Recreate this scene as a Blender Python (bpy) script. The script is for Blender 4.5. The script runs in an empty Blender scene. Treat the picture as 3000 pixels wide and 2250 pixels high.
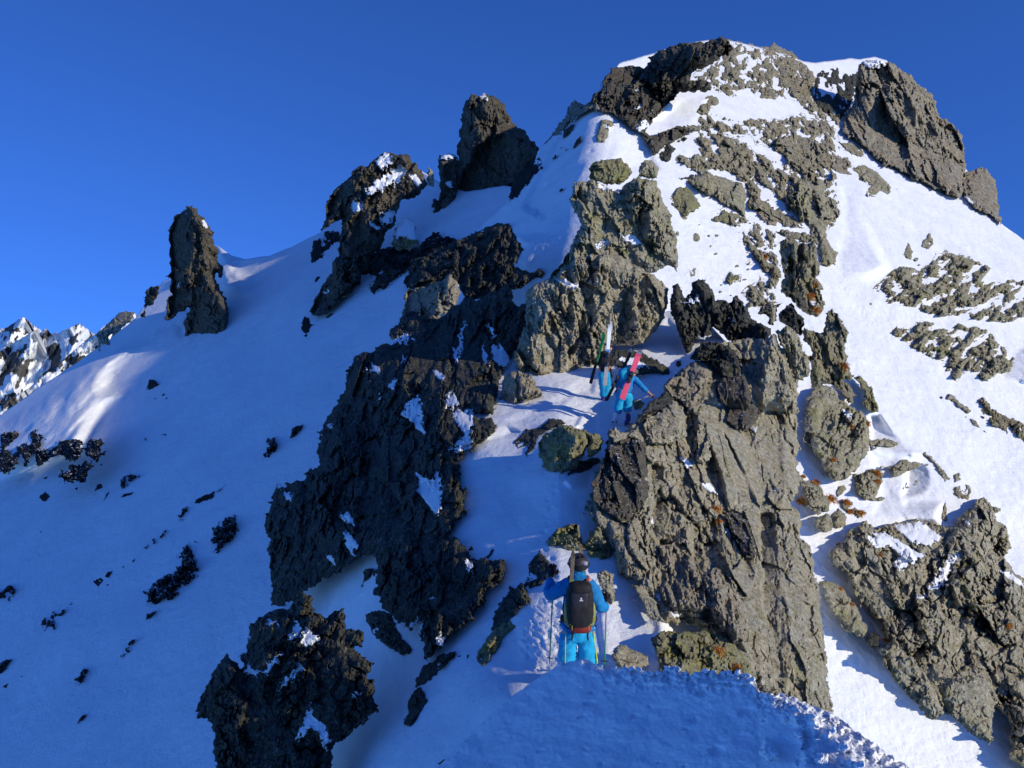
import bpy, bmesh, math, random
import numpy as np
from mathutils import Vector, Matrix
random.seed(7); np.random.seed(7)
F, CX, CY = 2400.0, 1500.0, 1125.0      # focal length and centre of the view, in photo pixels
SUN = Vector((.80, -.50, .30)).normalized()
scene = bpy.context.scene
COL = scene.collection

# ------------------------------------------------------------------ numpy noise
def _h(ix, iy, s):
    n = (ix.astype(np.int64)*374761393 + iy.astype(np.int64)*668265263 + int(s)*974634777) & 0x7fffffff
    n = ((n ^ (n >> 13))*1274126177) & 0x7fffffff
    n = ((n ^ (n >> 16))*2246822519) & 0x7fffffff
    return ((n ^ (n >> 15)) & 0xffffff)/float(0xffffff)
def perlin(x, y, s=0):
    ix, iy = np.floor(x), np.floor(y); fx, fy = x-ix, y-iy
    u = fx*fx*fx*(fx*(fx*6-15)+10); v = fy*fy*fy*(fy*(fy*6-15)+10)
    def g(a, b):
        t = _h(ix+a, iy+b, s)*6.2831853
        return np.cos(t)*(fx-a)+np.sin(t)*(fy-b)
    return 1.5*((g(0,0)*(1-u)+g(1,0)*u)*(1-v)+(g(0,1)*(1-u)+g(1,1)*u)*v)
def fbm(x, y, s=0, o=4, r=.5):
    t, a, f = 0, 1, 1
    for k in range(o):
        t = t+a*perlin(x*f, y*f, s+k*17); a *= r; f *= 2.03
    return t
def facet(x, y, s=0, slope=1.0, step=1.0):
    """fractured rock: every Voronoi cell is a tilted plane at its own height"""
    ix, iy = np.floor(x), np.floor(y)
    best = np.full(x.shape, 1e9); val = np.zeros(x.shape)
    for a in (-1,0,1):
        for b in (-1,0,1):
            jx, jy = ix+a, iy+b
            cx = jx+.1+.8*_h(jx,jy,s); cy = jy+.1+.8*_h(jx,jy,s+1)
            dx, dy = x-cx, y-cy
            d = dx*dx+dy*dy
            gx = (_h(jx,jy,s+2)-.5)*2*slope; gy = (_h(jx,jy,s+3)-.5)*2*slope
            v = (_h(jx,jy,s+4)-.5)*step + gx*dx+gy*dy
            m = d < best
            best = np.where(m, d, best); val = np.where(m, v, val)
    return val
def sstep(a, b, x):
    t = np.clip((x-a)/(b-a), 0, 1); return t*t*(3-2*t)

# ------------------------------------------------------------------ outlines
CROP = {'c0':(0,0,.7373),'c1':(0,500,2.212),'c2':(800,200,2.212),'c3':(1600,50,1.58),'c4':(0,1150,1.508),'c5':(750,1000,1.327),
        'c6':(1300,750,1.843),'c7':(1300,1500,1.843),'c8':(2200,1000,1.3275),'z1':(1700,100,2.949),'z2':(1950,550,2.949),
        'z3':(2250,1000,2.949),'z4':(1700,1050,2.949),'z5':(750,950,2.949),'z6':(550,1600,2.949),'p':(0,0,1.0)}
def P(txt):
    out, tag = [], 'p'
    for w in txt.split():
        if ':' in w: tag, w = w.split(':')
        if not w: continue
        a, b = map(float, w.split(',')); ox, oy, k = CROP[tag]
        out.append((ox+a/k, oy+b/k))
    return np.array(out)
def sdf(x, y, poly):
    d2 = np.full(x.shape, 1e18); ins = np.zeros(x.shape, bool)
    n = len(poly)
    for i in range(n):
        x0, y0 = poly[i]; x1, y1 = poly[(i+1) % n]
        ex, ey = x1-x0, y1-y0; L = ex*ex+ey*ey+1e-9
        t = np.clip(((x-x0)*ex+(y-y0)*ey)/L, 0, 1)
        d2 = np.minimum(d2, (x-x0-t*ex)**2+(y-y0-t*ey)**2)
        if y0 != y1:
            ins ^= ((y0 > y) != (y1 > y)) & (x < x0+(y-y0)*ex/(y1-y0))
    d = np.sqrt(d2); return np.where(ins, d, -d)
def unproj(x, y, d):
    return np.stack([(x-CX)/F*d, d, -(y-CY)/F*d], -1)

# ------------------------------------------------------------------ base surfaces (distance of the ground along +Y)
def plane(px, py, d, n):
    n = np.array(n, float); n /= np.linalg.norm(n)
    k = n@np.array([(px-CX)/F*d, d, -(py-CY)/F*d])
    def f(x, y):
        q = n[0]*(x-CX)/F+n[1]-n[2]*(y-CY)/F
        return np.clip(k/np.minimum(q, -1e-3), 2, 900)
    return f
def tps(pts):
    pts = np.array(pts, float); X = pts[:, :2]/1000; z = np.log(pts[:, 2]); n = len(X)
    def U(r2): return .5*r2*np.log(r2+1e-12)
    K = U(((X[:, None]-X[None])**2).sum(-1))+np.eye(n)*2e-3
    A = np.zeros((n+3, n+3)); A[:n,:n] = K; A[:n,n] = 1; A[:n,n+1:] = X; A[n,:n] = 1; A[n+1:,:n] = X.T
    w = np.linalg.solve(A, np.r_[z, 0, 0, 0])
    def f(x, y):
        x = x/1000; y = y/1000
        v = w[n]+w[n+1]*x+w[n+2]*y
        for i in range(n): v = v+w[i]*U((x-X[i,0])**2+(y-X[i,1])**2)
        return np.exp(v)
    return f
bowl = plane(900, 1000, 90, (-.43, -.475, .765))
ribL = plane(1500, 750, 60, (-.60, -.38, .70))
right = plane(2500, 900, 60, (.33, -.56, .76))
def mount(x, y):
    a, b = ribL(x, y), right(x, y)
    k = .035*(a+b)
    h = np.clip(.5+.5*(a-b)/k, 0, 1)
    return b*(1-h)+a*h+k*h*(1-h)
near0 = tps([(1500,1450,17),(1400,1300,19),(1650,1300,18.3),(1420,1600,15),(1600,1600,14.3),(1300,1800,13.5),(1500,1950,11.3),
  (1500,2040,9.7),(1400,2130,9.6),(1250,2240,9.5),(1200,2000,12.5),(1050,2130,12.2),(1000,1716,18),(900,1750,19.5),(900,2250,12.5),
  (700,2000,16),(560,2250,14),(800,1500,25),(960,1200,29),(1560,1260,20),(1700,1240,21),(1650,1160,23),(1900,1060,26),(2000,1000,28),(1980,1080,25),
  (1850,1200,22.2),(1780,1420,17),(1690,2060,10.3),(1690,1940,11.2),(1690,1850,12),(1780,1750,12.8),(1900,1800,12.4),(1900,1950,11),
  (1600,1850,11.9),(2100,1960,10.6),(2300,1900,11.5),(2400,2060,10.2),(2300,1400,19),(2300,1100,24),(1400,1000,31),(1500,850,38),(1800,800,38),(2200,900,31),(2000,1500,16),(2100,1200,21)])
def near(x, y): return near0(x, y)*(1-(.5*np.minimum(x-1640, 0)*sstep(1050, 1300, y)+.10*np.minimum(x-1150, 0))/F)*(1+.22*sstep(0, 140, x-np.interp(y, [1640, 1740], [1835, 1930]))*sstep(1150, 1300, y))
def on(f, k=.965): return lambda x, y: f(x, y)*k
fore = plane(1712, 1934, 9.2, (-.52, -.1, .85))
def front(f, g, k=.985): return lambda x, y: np.minimum(f(x, y), g(x, y)*k)
LAYER = {'bowl':bowl,'mount':mount,'near':near,'fore':fore,'ribL':ribL,'right':right}

# ------------------------------------------------------------------ materials
def nodes(name):
    m = bpy.data.materials.new(name); m.use_nodes = True
    nt = m.node_tree; nt.nodes.clear()
    out = nt.nodes.new('ShaderNodeOutputMaterial'); b = nt.nodes.new('ShaderNodeBsdfPrincipled')
    nt.links.new(b.outputs[0], out.inputs[0])
    return m, nt, b
def N(nt, t, **kw):
    n = nt.nodes.new(t)
    for k, v in kw.items():
        if k.startswith('i_'):
            n.inputs[int(k[2:]) if k[2:].isdigit() else k[2:]].default_value = v
        else: setattr(n, k, v)
    return n
def L(nt, a, b): nt.links.new(a, b)
def ramp(nt, fac, stops):
    r = N(nt, 'ShaderNodeValToRGB'); e = r.color_ramp.elements
    while len(e) > 1: e.remove(e[-1])
    e[0].position = stops[0][0]; e[0].color = (*stops[0][1], 1)
    for p, c in stops[1:]:
        k = e.new(p); k.color = (*c, 1)
    L(nt, fac, r.inputs[0]); return r.outputs[0]
def math_(nt, op, a, b=None, c=None):
    n = N(nt, 'ShaderNodeMath', operation=op)
    for i, v in enumerate((a, b, c)):
        if v is None: continue
        if isinstance(v, (int, float)): n.inputs[i].default_value = v
        else: L(nt, v, n.inputs[i])
    return n.outputs[0]
def mixc(nt, f, a, b, bt='MIX'):
    n = N(nt, 'ShaderNodeMix', data_type='RGBA', blend_type=bt)
    for s, v in ((0, f), (6, a), (7, b)):
        if isinstance(v, (int, float)): n.inputs[s].default_value = v
        elif isinstance(v, tuple): n.inputs[s].default_value = (*v, 1)
        else: L(nt, v, n.inputs[s])
    return n.outputs[2]
SNOW = (.86, .88, .91)
def scaled_coords(nt):
    tc = N(nt, 'ShaderNodeTexCoord'); at = N(nt, 'ShaderNodeAttribute', attribute_type='OBJECT', attribute_name='tex_scale')
    vm = N(nt, 'ShaderNodeVectorMath', operation='SCALE')
    L(nt, tc.outputs['Object'], vm.inputs[0]); L(nt, at.outputs['Fac'], vm.inputs['Scale'])
    return vm.outputs[0]
def noise(nt, co, sc, det=4, rough=.6, dist=0):
    n = N(nt, 'ShaderNodeTexNoise'); n.inputs['Scale'].default_value = sc; n.inputs['Detail'].default_value = det
    n.inputs['Roughness'].default_value = rough; n.inputs['Distortion'].default_value = dist
    L(nt, co, n.inputs['Vector']); return n.outputs['Fac']
GAIN = 1.25
def rock_mat(name, dark, mid, light, lichen=(.20,.19,.05), lich=.5, snowz=.90, rust=0.0):
    m, nt, b = nodes(name); co = scaled_coords(nt)
    n1 = noise(nt, co, 16, 8, .68, .3); n2 = noise(nt, co, 70, 5, .7); n3 = noise(nt, co, 5, 3, .5); n4 = noise(nt, co, 34, 6, .75, .6)
    s = math_(nt, 'ADD', math_(nt, 'MULTIPLY', n1, .52), math_(nt, 'MULTIPLY', n2, .48))
    c = ramp(nt, s, [(.37, dark), (.46, tuple(.75*x for x in mid)), (.54, tuple(1.1*x for x in mid)), (.65, light)])
    dark, mid, light = [tuple(min(.92, v*k) for v in q) for q, k in ((dark, 1.0), (mid, GAIN), (light, GAIN))]
    c = ramp(nt, s, [(.37, dark), (.46, tuple(.75*x for x in mid)), (.54, tuple(1.1*x for x in mid)), (.65, light)])
    gv = ramp(nt, noise(nt, co, 3.2, 4, .6, .4), [(.40, (0,0,0)), (.60, (1,1,1))])
    lum = sum(mid)/3; c = mixc(nt, math_(nt, 'MULTIPLY', gv, .6), c, mixc(nt, .6, c, ramp(nt, s, [(.37, tuple(dark)), (.50, (lum*.92, lum*.97, lum*.86)), (.65, (sum(light)/3*.98, sum(light)/3, sum(light)/3*.88))])))
    lf = math_(nt, 'MULTIPLY', ramp(nt, math_(nt, 'ADD', math_(nt, 'MULTIPLY', n3, .55), math_(nt, 'MULTIPLY', n4, .45)), [(.62-.2*lich, (0,0,0)), (.70-.12*lich, (1,1,1))]), .75)
    c = mixc(nt, lf, c, lichen)
    blk = ramp(nt, math_(nt, 'ADD', math_(nt, 'MULTIPLY', noise(nt, co, 9, 6, .7, .8), .6), math_(nt, 'MULTIPLY', n2, .4)), [(.36, (1,1,1)), (.43, (0,0,0))])
    c = mixc(nt, math_(nt, 'MULTIPLY', blk, .5), c, tuple(x*.35 for x in dark))
    if rust:
        rf = ramp(nt, noise(nt, co, 7, 5, .6, .5), [(.68-rust*.1, (0,0,0)), (.74-rust*.1, (1,1,1))])
        c = mixc(nt, math_(nt, 'MULTIPLY', rf, .8), c, (.30, .13, .04))
    geo = N(nt, 'ShaderNodeNewGeometry'); sx = N(nt, 'ShaderNodeSeparateXYZ'); L(nt, geo.outputs['True Normal'], sx.inputs[0])
    z = math_(nt, 'ADD', sx.outputs['Z'], math_(nt, 'MULTIPLY', math_(nt, 'SUBTRACT', n1, .5), .5))
    sf = ramp(nt, z, [(snowz, (0,0,0)), (snowz+.05, (1,1,1))])
    at = N(nt, 'ShaderNodeAttribute', attribute_name='snow')
    sa = math_(nt, 'ADD', at.outputs['Fac'], math_(nt, 'MULTIPLY', math_(nt, 'SUBTRACT', math_(nt, 'ADD', math_(nt, 'MULTIPLY', n4, .6), math_(nt, 'MULTIPLY', n2, .4)), .5), 1.6))
    sa = ramp(nt, sa, [(.50, (0,0,0)), (.54, (1,1,1))])
    sf = math_(nt, 'MAXIMUM', sf, sa)
    L(nt, mixc(nt, sf, c, SNOW), b.inputs['Base Color'])
    b.inputs['Roughness'].default_value = .9; b.inputs['Specular IOR Level'].default_value = .2
    bp = N(nt, 'ShaderNodeBump'); bp.inputs['Strength'].default_value = .9
    hgt = math_(nt, 'ADD', math_(nt, 'MULTIPLY', n4, .5), math_(nt, 'MULTIPLY', n2, .35))
    hgt = math_(nt, 'MULTIPLY', hgt, math_(nt, 'SUBTRACT', 1, math_(nt, 'MULTIPLY', sf, .85)))
    inv = N(nt, 'ShaderNodeAttribute', attribute_type='OBJECT', attribute_name='tex_size')
    L(nt, math_(nt, 'MULTIPLY', inv.outputs['Fac'], .12), bp.inputs['Distance'])
    L(nt, hgt, bp.inputs['Height']); L(nt, bp.outputs[0], b.inputs['Normal'])
    return m
def snow_mat(name, sc_small=1.0, rough_amt=.34):
    m, nt, b = nodes(name); co = scaled_coords(nt)
    n1 = noise(nt, co, 6, 5, .6, .4); n2 = noise(nt, co, 45, 5, .65); n3 = noise(nt, co, 1.7, 3, .5)
    c = ramp(nt, n3, [(.3, (.80,.82,.86)), (.7, (.90,.91,.93))])
    L(nt, c, b.inputs['Base Color']); b.inputs['Roughness'].default_value = .65
    b.inputs['Specular IOR Level'].default_value = .25
    bp = N(nt, 'ShaderNodeBump'); bp.inputs['Strength'].default_value = rough_amt
    inv = N(nt, 'ShaderNodeAttribute', attribute_type='OBJECT', attribute_name='tex_size')
    L(nt, math_(nt, 'MULTIPLY', inv.outputs['Fac'], .1), bp.inputs['Distance'])
    L(nt, math_(nt, 'ADD', n1, math_(nt, 'MULTIPLY', n2, .3)), bp.inputs['Height']); L(nt, bp.outputs[0], b.inputs['Normal'])
    return m
MAT = {
 'snow': snow_mat('snow'),
 'tan': rock_mat('tan_rock', (.06,.047,.032), (.46,.395,.26), (.86,.78,.58), (.34,.31,.11), .45, 1.15),
 'green': rock_mat('green_grey_rock', (.055,.055,.038), (.41,.36,.235), (.70,.63,.46), (.35,.35,.11), .55, 1.1),
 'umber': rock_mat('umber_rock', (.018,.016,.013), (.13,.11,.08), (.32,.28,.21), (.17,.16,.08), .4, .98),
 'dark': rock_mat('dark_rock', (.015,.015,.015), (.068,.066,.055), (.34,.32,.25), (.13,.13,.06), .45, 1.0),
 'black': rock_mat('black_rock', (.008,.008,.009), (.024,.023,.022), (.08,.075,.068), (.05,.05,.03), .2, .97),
 'summit': rock_mat('summit_rock', (.035,.032,.022), (.38,.325,.21), (.68,.59,.44), (.26,.25,.11), .5, .97),
 'brown': rock_mat('brown_rock', (.045,.036,.027), (.39,.325,.22), (.68,.59,.44), (.22,.20,.11), .3, 1.05),
 'lichen': rock_mat('lichen_rock', (.055,.05,.03), (.31,.28,.14), (.55,.49,.30), (.40,.39,.10), .6, 1.05),
 'rusty': rock_mat('rusty_rock', (.045,.04,.026), (.33,.28,.165), (.58,.51,.35), (.30,.29,.10), .5, 1.02, .6),
}

# ------------------------------------------------------------------ object helpers
def tag(o, label=None, cat=None, group=None, kind=None):
    if label: o['label'] = label
    if cat: o['category'] = cat
    if group: o['group'] = group
    if kind: o['kind'] = kind
    return o
def grid_mesh(name, verts, faces, mat, smooth=True, attr=None, sharp=0):
    me = bpy.data.meshes.new(name)
    me.vertices.add(len(verts)); me.vertices.foreach_set('co', np.asarray(verts, np.float32).ravel())
    faces = np.asarray(faces, np.int32); nf = len(faces); k = faces.shape[1]
    me.loops.add(nf*k); me.loops.foreach_set('vertex_index', faces.ravel())
    me.polygons.add(nf); me.polygons.foreach_set('loop_start', np.arange(0, nf*k, k, dtype=np.int32))
    me.polygons.foreach_set('loop_total', np.full(nf, k, np.int32))
    me.polygons.foreach_set('use_smooth', np.full(nf, smooth, bool))
    me.update(calc_edges=True); me.validate()
    if sharp: me.set_sharp_from_angle(angle=math.radians(sharp))
    if attr is not None:
        a = me.attributes.new('snow', 'FLOAT', 'POINT'); a.data.foreach_set('value', np.asarray(attr, np.float32))
    me.materials.append(mat)
    o = bpy.data.objects.new(name, me); COL.objects.link(o)
    return o

# ------------------------------------------------------------------ snow sheets
def sheet(name, basef, top, xs, y_bot, ny, sculpt, d_tex, back=(.25, -.25), xcut=None):
    """snow slope: columns follow the crest line `top`, rows run down the slope; past the crest it falls away behind"""
    top = np.array(top, float); yt = np.interp(xs, top[:,0], top[:,1])
    yt = yt + np.array(sculpt(xs, yt, True))
    t = np.linspace(0, 1, ny)
    X = np.repeat(xs[:, None], ny, 1); Y = yt[:, None]+(y_bot-yt)[:, None]*t[None]
    d = basef(X, Y); d = d*(1-sculpt(X, Y, False)/F)
    Pn = unproj(X, Y, d)
    nb = 5; rows = []
    for k in range(nb, 0, -1):
        f = (k/nb)**1.5; q = Pn[:, :1].copy(); dd = d[:, :1]
        q[..., 1] += back[0]*dd*f; q[..., 2] += back[1]*dd*f*f*1.3-.004*dd*f; q[..., 0] += q[..., 0]/q[..., 1]*0
        rows.append(q)
    V = np.concatenate(rows+[Pn], 1); nx, nyy = V.shape[:2]
    idx = np.arange(nx*nyy).reshape(nx, nyy)
    fa = np.stack([idx[:-1,:-1], idx[:-1,1:], idx[1:,1:], idx[1:,:-1]], -1).reshape(-1, 4)
    o = grid_mesh(name, V.reshape(-1, 3), fa, MAT['snow'])
    o['tex_scale'] = 10.0/d_tex; o['tex_size'] = d_tex/10.0
    o['kind'] = 'structure'
    return o
def fsum(x, y, fac):
    """local sculpting of a snow slope: (outline, anchor x, anchor y, gx, gy, dh, softness)"""
    h = 0
    for (poly, ax, ay, gx, gy, dh, soft) in fac:
        s = sdf(x, y, poly); h = h+sstep(-soft*.5, soft, s)*(gx*(x-ax)+gy*(y-ay)+dh)
    return h

# ------------------------------------------------------------------ rocks
RID = [0]
def rock(name, label, poly, base, mat='dark', B=30, E=40, A=10, sc=1.0, st=(1, 1, 0), facets=(), snow=(), cover=None, warp=1.0,
         cat='rock', group=None, step=None, tilt=(0, 0), thick=None, sink=3, sm=True, fine=1.0, fslope=1.0, holes=()):
    """one rock as a closed solid: `poly` its outline, bulging out of (and into) the slope `base`; lengths in photo pixels"""
    RID[0] += 1; sd_ = RID[0]*101
    poly = P(poly) if isinstance(poly, str) else poly
    if isinstance(base, str): bf = LAYER[base]
    elif callable(base): bf = base
    else: bf = plane(*base)
    lo, hi = poly.min(0)-8, poly.max(0)+8
    size = (hi-lo).max()
    st_px = step or (3.0 if size > 160 else 2.2 if size > 60 else 1.6)
    xs = np.arange(lo[0], hi[0]+st_px, st_px); ys = np.arange(lo[1], hi[1]+st_px, st_px)
    X, Y = np.meshgrid(xs, ys, indexing='ij')
    wa = warp*min(6.0, .05*size+.8)
    def SD(x, y):
        wx = x+wa*fbm(x/34, y/34, sd_, 5, .7); wy = y+wa*fbm(x/34, y/34, sd_+5, 5, .7)
        q = sdf(wx, wy, poly)
        for hp in holes: q = np.minimum(q, -sdf(wx, wy, P(hp)))
        return q
    S = SD(X, Y)
    # snap the outer ring of grid points onto the outline
    ring = (S <= 0) & (S > -2.2*st_px)
    gx = np.gradient(S, st_px, axis=0); gy = np.gradient(S, st_px, axis=1); gl = np.maximum(gx*gx+gy*gy, .25)
    X = np.where(ring, X-np.clip(S*gx/gl, -st_px*1.2, st_px*1.2), X); Y = np.where(ring, Y-np.clip(S*gy/gl, -st_px*1.2, st_px*1.2), Y)
    D = np.where(S > 0, S, 0)
    # relief
    ang = math.radians(st[2]); ca, sa = math.cos(ang), math.sin(ang)
    U = (X*ca+Y*sa)/st[0]; V = (-X*sa+Y*ca)/st[1]
    wu = U+4*sc*fbm(U/(30*sc), V/(30*sc), sd_+11, 3); wv = V+4*sc*fbm(U/(30*sc), V/(30*sc), sd_+12, 3)
    k = sc
    R = A*(1.15*facet(wu/(62*k), wv/(62*k), sd_+21, 2.3*fslope, 1.0)+.62*facet(wu/(27*k), wv/(27*k), sd_+31, 2.2*fslope, 1.0)
           +.30*facet(wu/(11*k), wv/(11*k), sd_+41, 2.0*fslope, 1.1)+.17*facet(X/5.5, Y/5.5, sd_+51, 1.8, 1.0)*fine+.28*fbm(U/(38*k), V/(38*k), sd_+61, 6, .6))
    ck = fbm(U/(75*k), V/(75*k), sd_+63, 4, .5); c2 = fbm(U/(32*k), V/(32*k), sd_+64, 4, .5)
    R = R-A*(1.5*np.exp(-(ck/.05)**2)+.8*np.exp(-(c2/.07)**2))*sstep(-.3, .4, fbm(X/90, Y/90, sd_+65, 2))
    rough = .45+.9*sstep(-.35, .45, fbm(U/(110*k), V/(110*k), sd_+66, 3))
    R = R*rough
    for fc in facets:
        if len(fc) > 5:
            fp = P(fc[0]) if isinstance(fc[0], str) else fc[0]
            R = R*(1-fc[5]*sstep(-4, 12, sdf(X, Y, fp)))
    sn = np.zeros(X.shape)
    if cover is None:
        Ee = max(2.0, min(E, .5*D.max()+.1))
        q = np.clip(D/Ee, 0, 1); H = B*np.sqrt(1-(1-q)**2)-sink
        H = H+R*sstep(0, max(6, .25*Ee), D)
    else:
        thr, amp = cover
        n = fbm(U/(45*k), V/(45*k), sd_+71, 6, .62)
        H = amp*(n-thr)+B*sstep(0, E, D)+R*.5
        H = H*sstep(0, 8, D)-sink-6*(1-sstep(0, 14, D))
    H = H+(tilt[0]*(X-X.mean())+tilt[1]*(Y-Y.mean()))*sstep(0, min(22, .3*D.max()+1), D)
    for fc in facets:
        fp, fgx, fgy, dh = fc[:4]; soft = fc[4] if len(fc) > 4 else 14
        fp = P(fp) if isinstance(fp, str) else fp
        wob = 5*fbm(X/22, Y/22, sd_+81, 3)
        w = sstep(-soft*.3, soft, sdf(X+wob, Y+wob, fp))*sstep(0, 10, D); c = fp.mean(0)
        H = H+w*(fgx*(X-c[0])+fgy*(Y-c[1])+dh)
    for fc in snow:
        fp = P(fc[0]) if not isinstance(fc, str) else P(fc)
        gxs, gys, dh = fc[1:4] if not isinstance(fc, str) else (0.0, .25, 4)
        wob = 9*fbm(X/15, Y/15, sd_+91, 5, .65)
        s = sdf(X+wob, Y+wob, fp); c = fp.mean(0)
        w = sstep(-2, 3, s)*sstep(0, 5, D)
        sn = np.maximum(sn, sstep(-11, 9, s)); H = H*(1-w*.0)+w*(gxs*(X-c[0])+gys*(Y-c[1])+dh-.75*R)
    keep = S > -2.2*st_px
    fk = keep[:-1,:-1] & keep[1:,:-1] & keep[1:,1:] & keep[:-1,1:]
    ins = S > 0
    fk &= (ins[:-1,:-1] | ins[1:,:-1] | ins[1:,1:] | ins[:-1,1:])
    used = np.zeros(X.shape, bool)
    used[:-1,:-1] |= fk; used[1:,:-1] |= fk; used[1:,1:] |= fk; used[:-1,1:] |= fk
    if not fk.any(): print('EMPTY ROCK', label); return None
    d0 = bf(X, Y)
    T = (thick if thick is not None else max(14, min(.8*B+10, 90)))*np.sqrt(np.clip(1-(1-np.clip(D/max(4, .45*D.max()), 0, 1))**2, 0, 1))
    df = d0*(1-np.where(ins, H, -sink)/F); db = d0*(1+(np.where(ins, T, 0)+sink+.01)/F)
    df = np.minimum(df, db)
    idx = np.full(X.shape, -1, np.int64); nu = used.sum(); idx[used] = np.arange(nu)
    front = np.stack([idx[:-1,:-1][fk], idx[:-1,1:][fk], idx[1:,1:][fk], idx[1:,:-1][fk]], -1)
    back = front[:, ::-1]+nu
    vf = unproj(X, Y, df)[used]; vb = unproj(X, Y, db)[used]
    # side wall between the two rims
    e = np.concatenate([front[:, [0,1]], front[:, [1,2]], front[:, [2,3]], front[:, [3,0]]])
    key = np.minimum(e[:,0], e[:,1])*nu+np.maximum(e[:,0], e[:,1])
    _, inv, cnt = np.unique(key, return_inverse=True, return_counts=True)
    be = e[cnt[inv] == 1]
    wall = np.stack([be[:,1], be[:,0], be[:,0]+nu, be[:,1]+nu], -1)
    dm = float(np.median(d0[used]))
    Vv = np.concatenate([vf, vb]); org = np.array(unproj(np.float64(poly[:,0].mean()), np.float64(poly[:,1].max()), np.float64(dm)))
    o = grid_mesh(name, Vv-org, np.concatenate([front, back, wall]), MAT[mat], smooth=sm, attr=np.concatenate([sn[used]]*2), sharp=38)
    o.location = org
    o['tex_scale'] = 10.0/dm; o['tex_size'] = dm/10.0
    tag(o, label, cat, group)
    return o
# ================================================================== THE SNOW SLOPES
A1_TOP = P('-500,1640 -300,1440 c1:-200,1730 0,1590 250,1405 520,1230 700,1100 880,955 950,850 1050,722 1110,690 1250,560 1380,480 1412,487 1450,515 1500,550 1580,573 1680,560 1750,548 1900,490 2080,395 c2:150,1150 300,1050 450,900 600,700 730,570 850,600 950,660 1050,720 1120,760 1250,800 1500,760 1700,800 2200,900')
def a1_sculpt(x, y, crest):
    if crest: return 2.0*fbm(x/60, y*0, 3, 3)
    h = 16*fbm(x/420, y/420, 5, 2)+2.2*fbm((x+y)/26, (y-x)/70, 9, 5, .6)*sstep(-.4, .6, fbm(x/150, y/150, 8, 2))
    # wind drift beside the pinnacle and rounded flutes on the spur that stand high enough to catch the sun
    k = sdf(x, y, P('c1:1400,460 1500,520 1600,572 1540,620 1640,690 1620,740 1715,825 1600,840 1470,820 1420,740 1380,620'))
    h = h+sstep(-8, 30, k)*np.clip(.55*(785-x)+8*fbm(x/30, y/16, 91, 3), 0, 95)
    sp = sdf(x, y, P('c1:1060,1120 930,1180 830,1240 740,1330 720,1400 830,1440 790,1490 700,1560 620,1700 560,1830 -300,2100 -900,2100 -900,1900 0,1590 300,1390 560,1215 780,1120 950,1090'))
    fl = .5+.5*np.sin(((x-0)*.62+(y-1000)*.78)/19.0+2.2*fbm((x-y)/160, (x+y)/60, 93, 2))
    h = h+sstep(-10, 60, sp)*np.maximum(0, np.minimum(.62*(470-x), 150)+24*fl+2.0*fbm(x/26, y/26, 92, 3))
    # moats round the pinnacle foot, hollows round the lower outcrops
    h = h-fsum(x, y, [(P('c1:1130,980 1210,1000 1200,1080 1150,1070'), 520, 960, 0, 0, 12, 16), (P('c1:975,960 1090,850 1085,960'), 465, 920, 0, 0, 9, 16)])
    return h
snow_bowl = sheet('snow_bowl', bowl, A1_TOP, np.arange(-480, 1701, 5.0), 2750, 440, a1_sculpt, 80)

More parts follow.
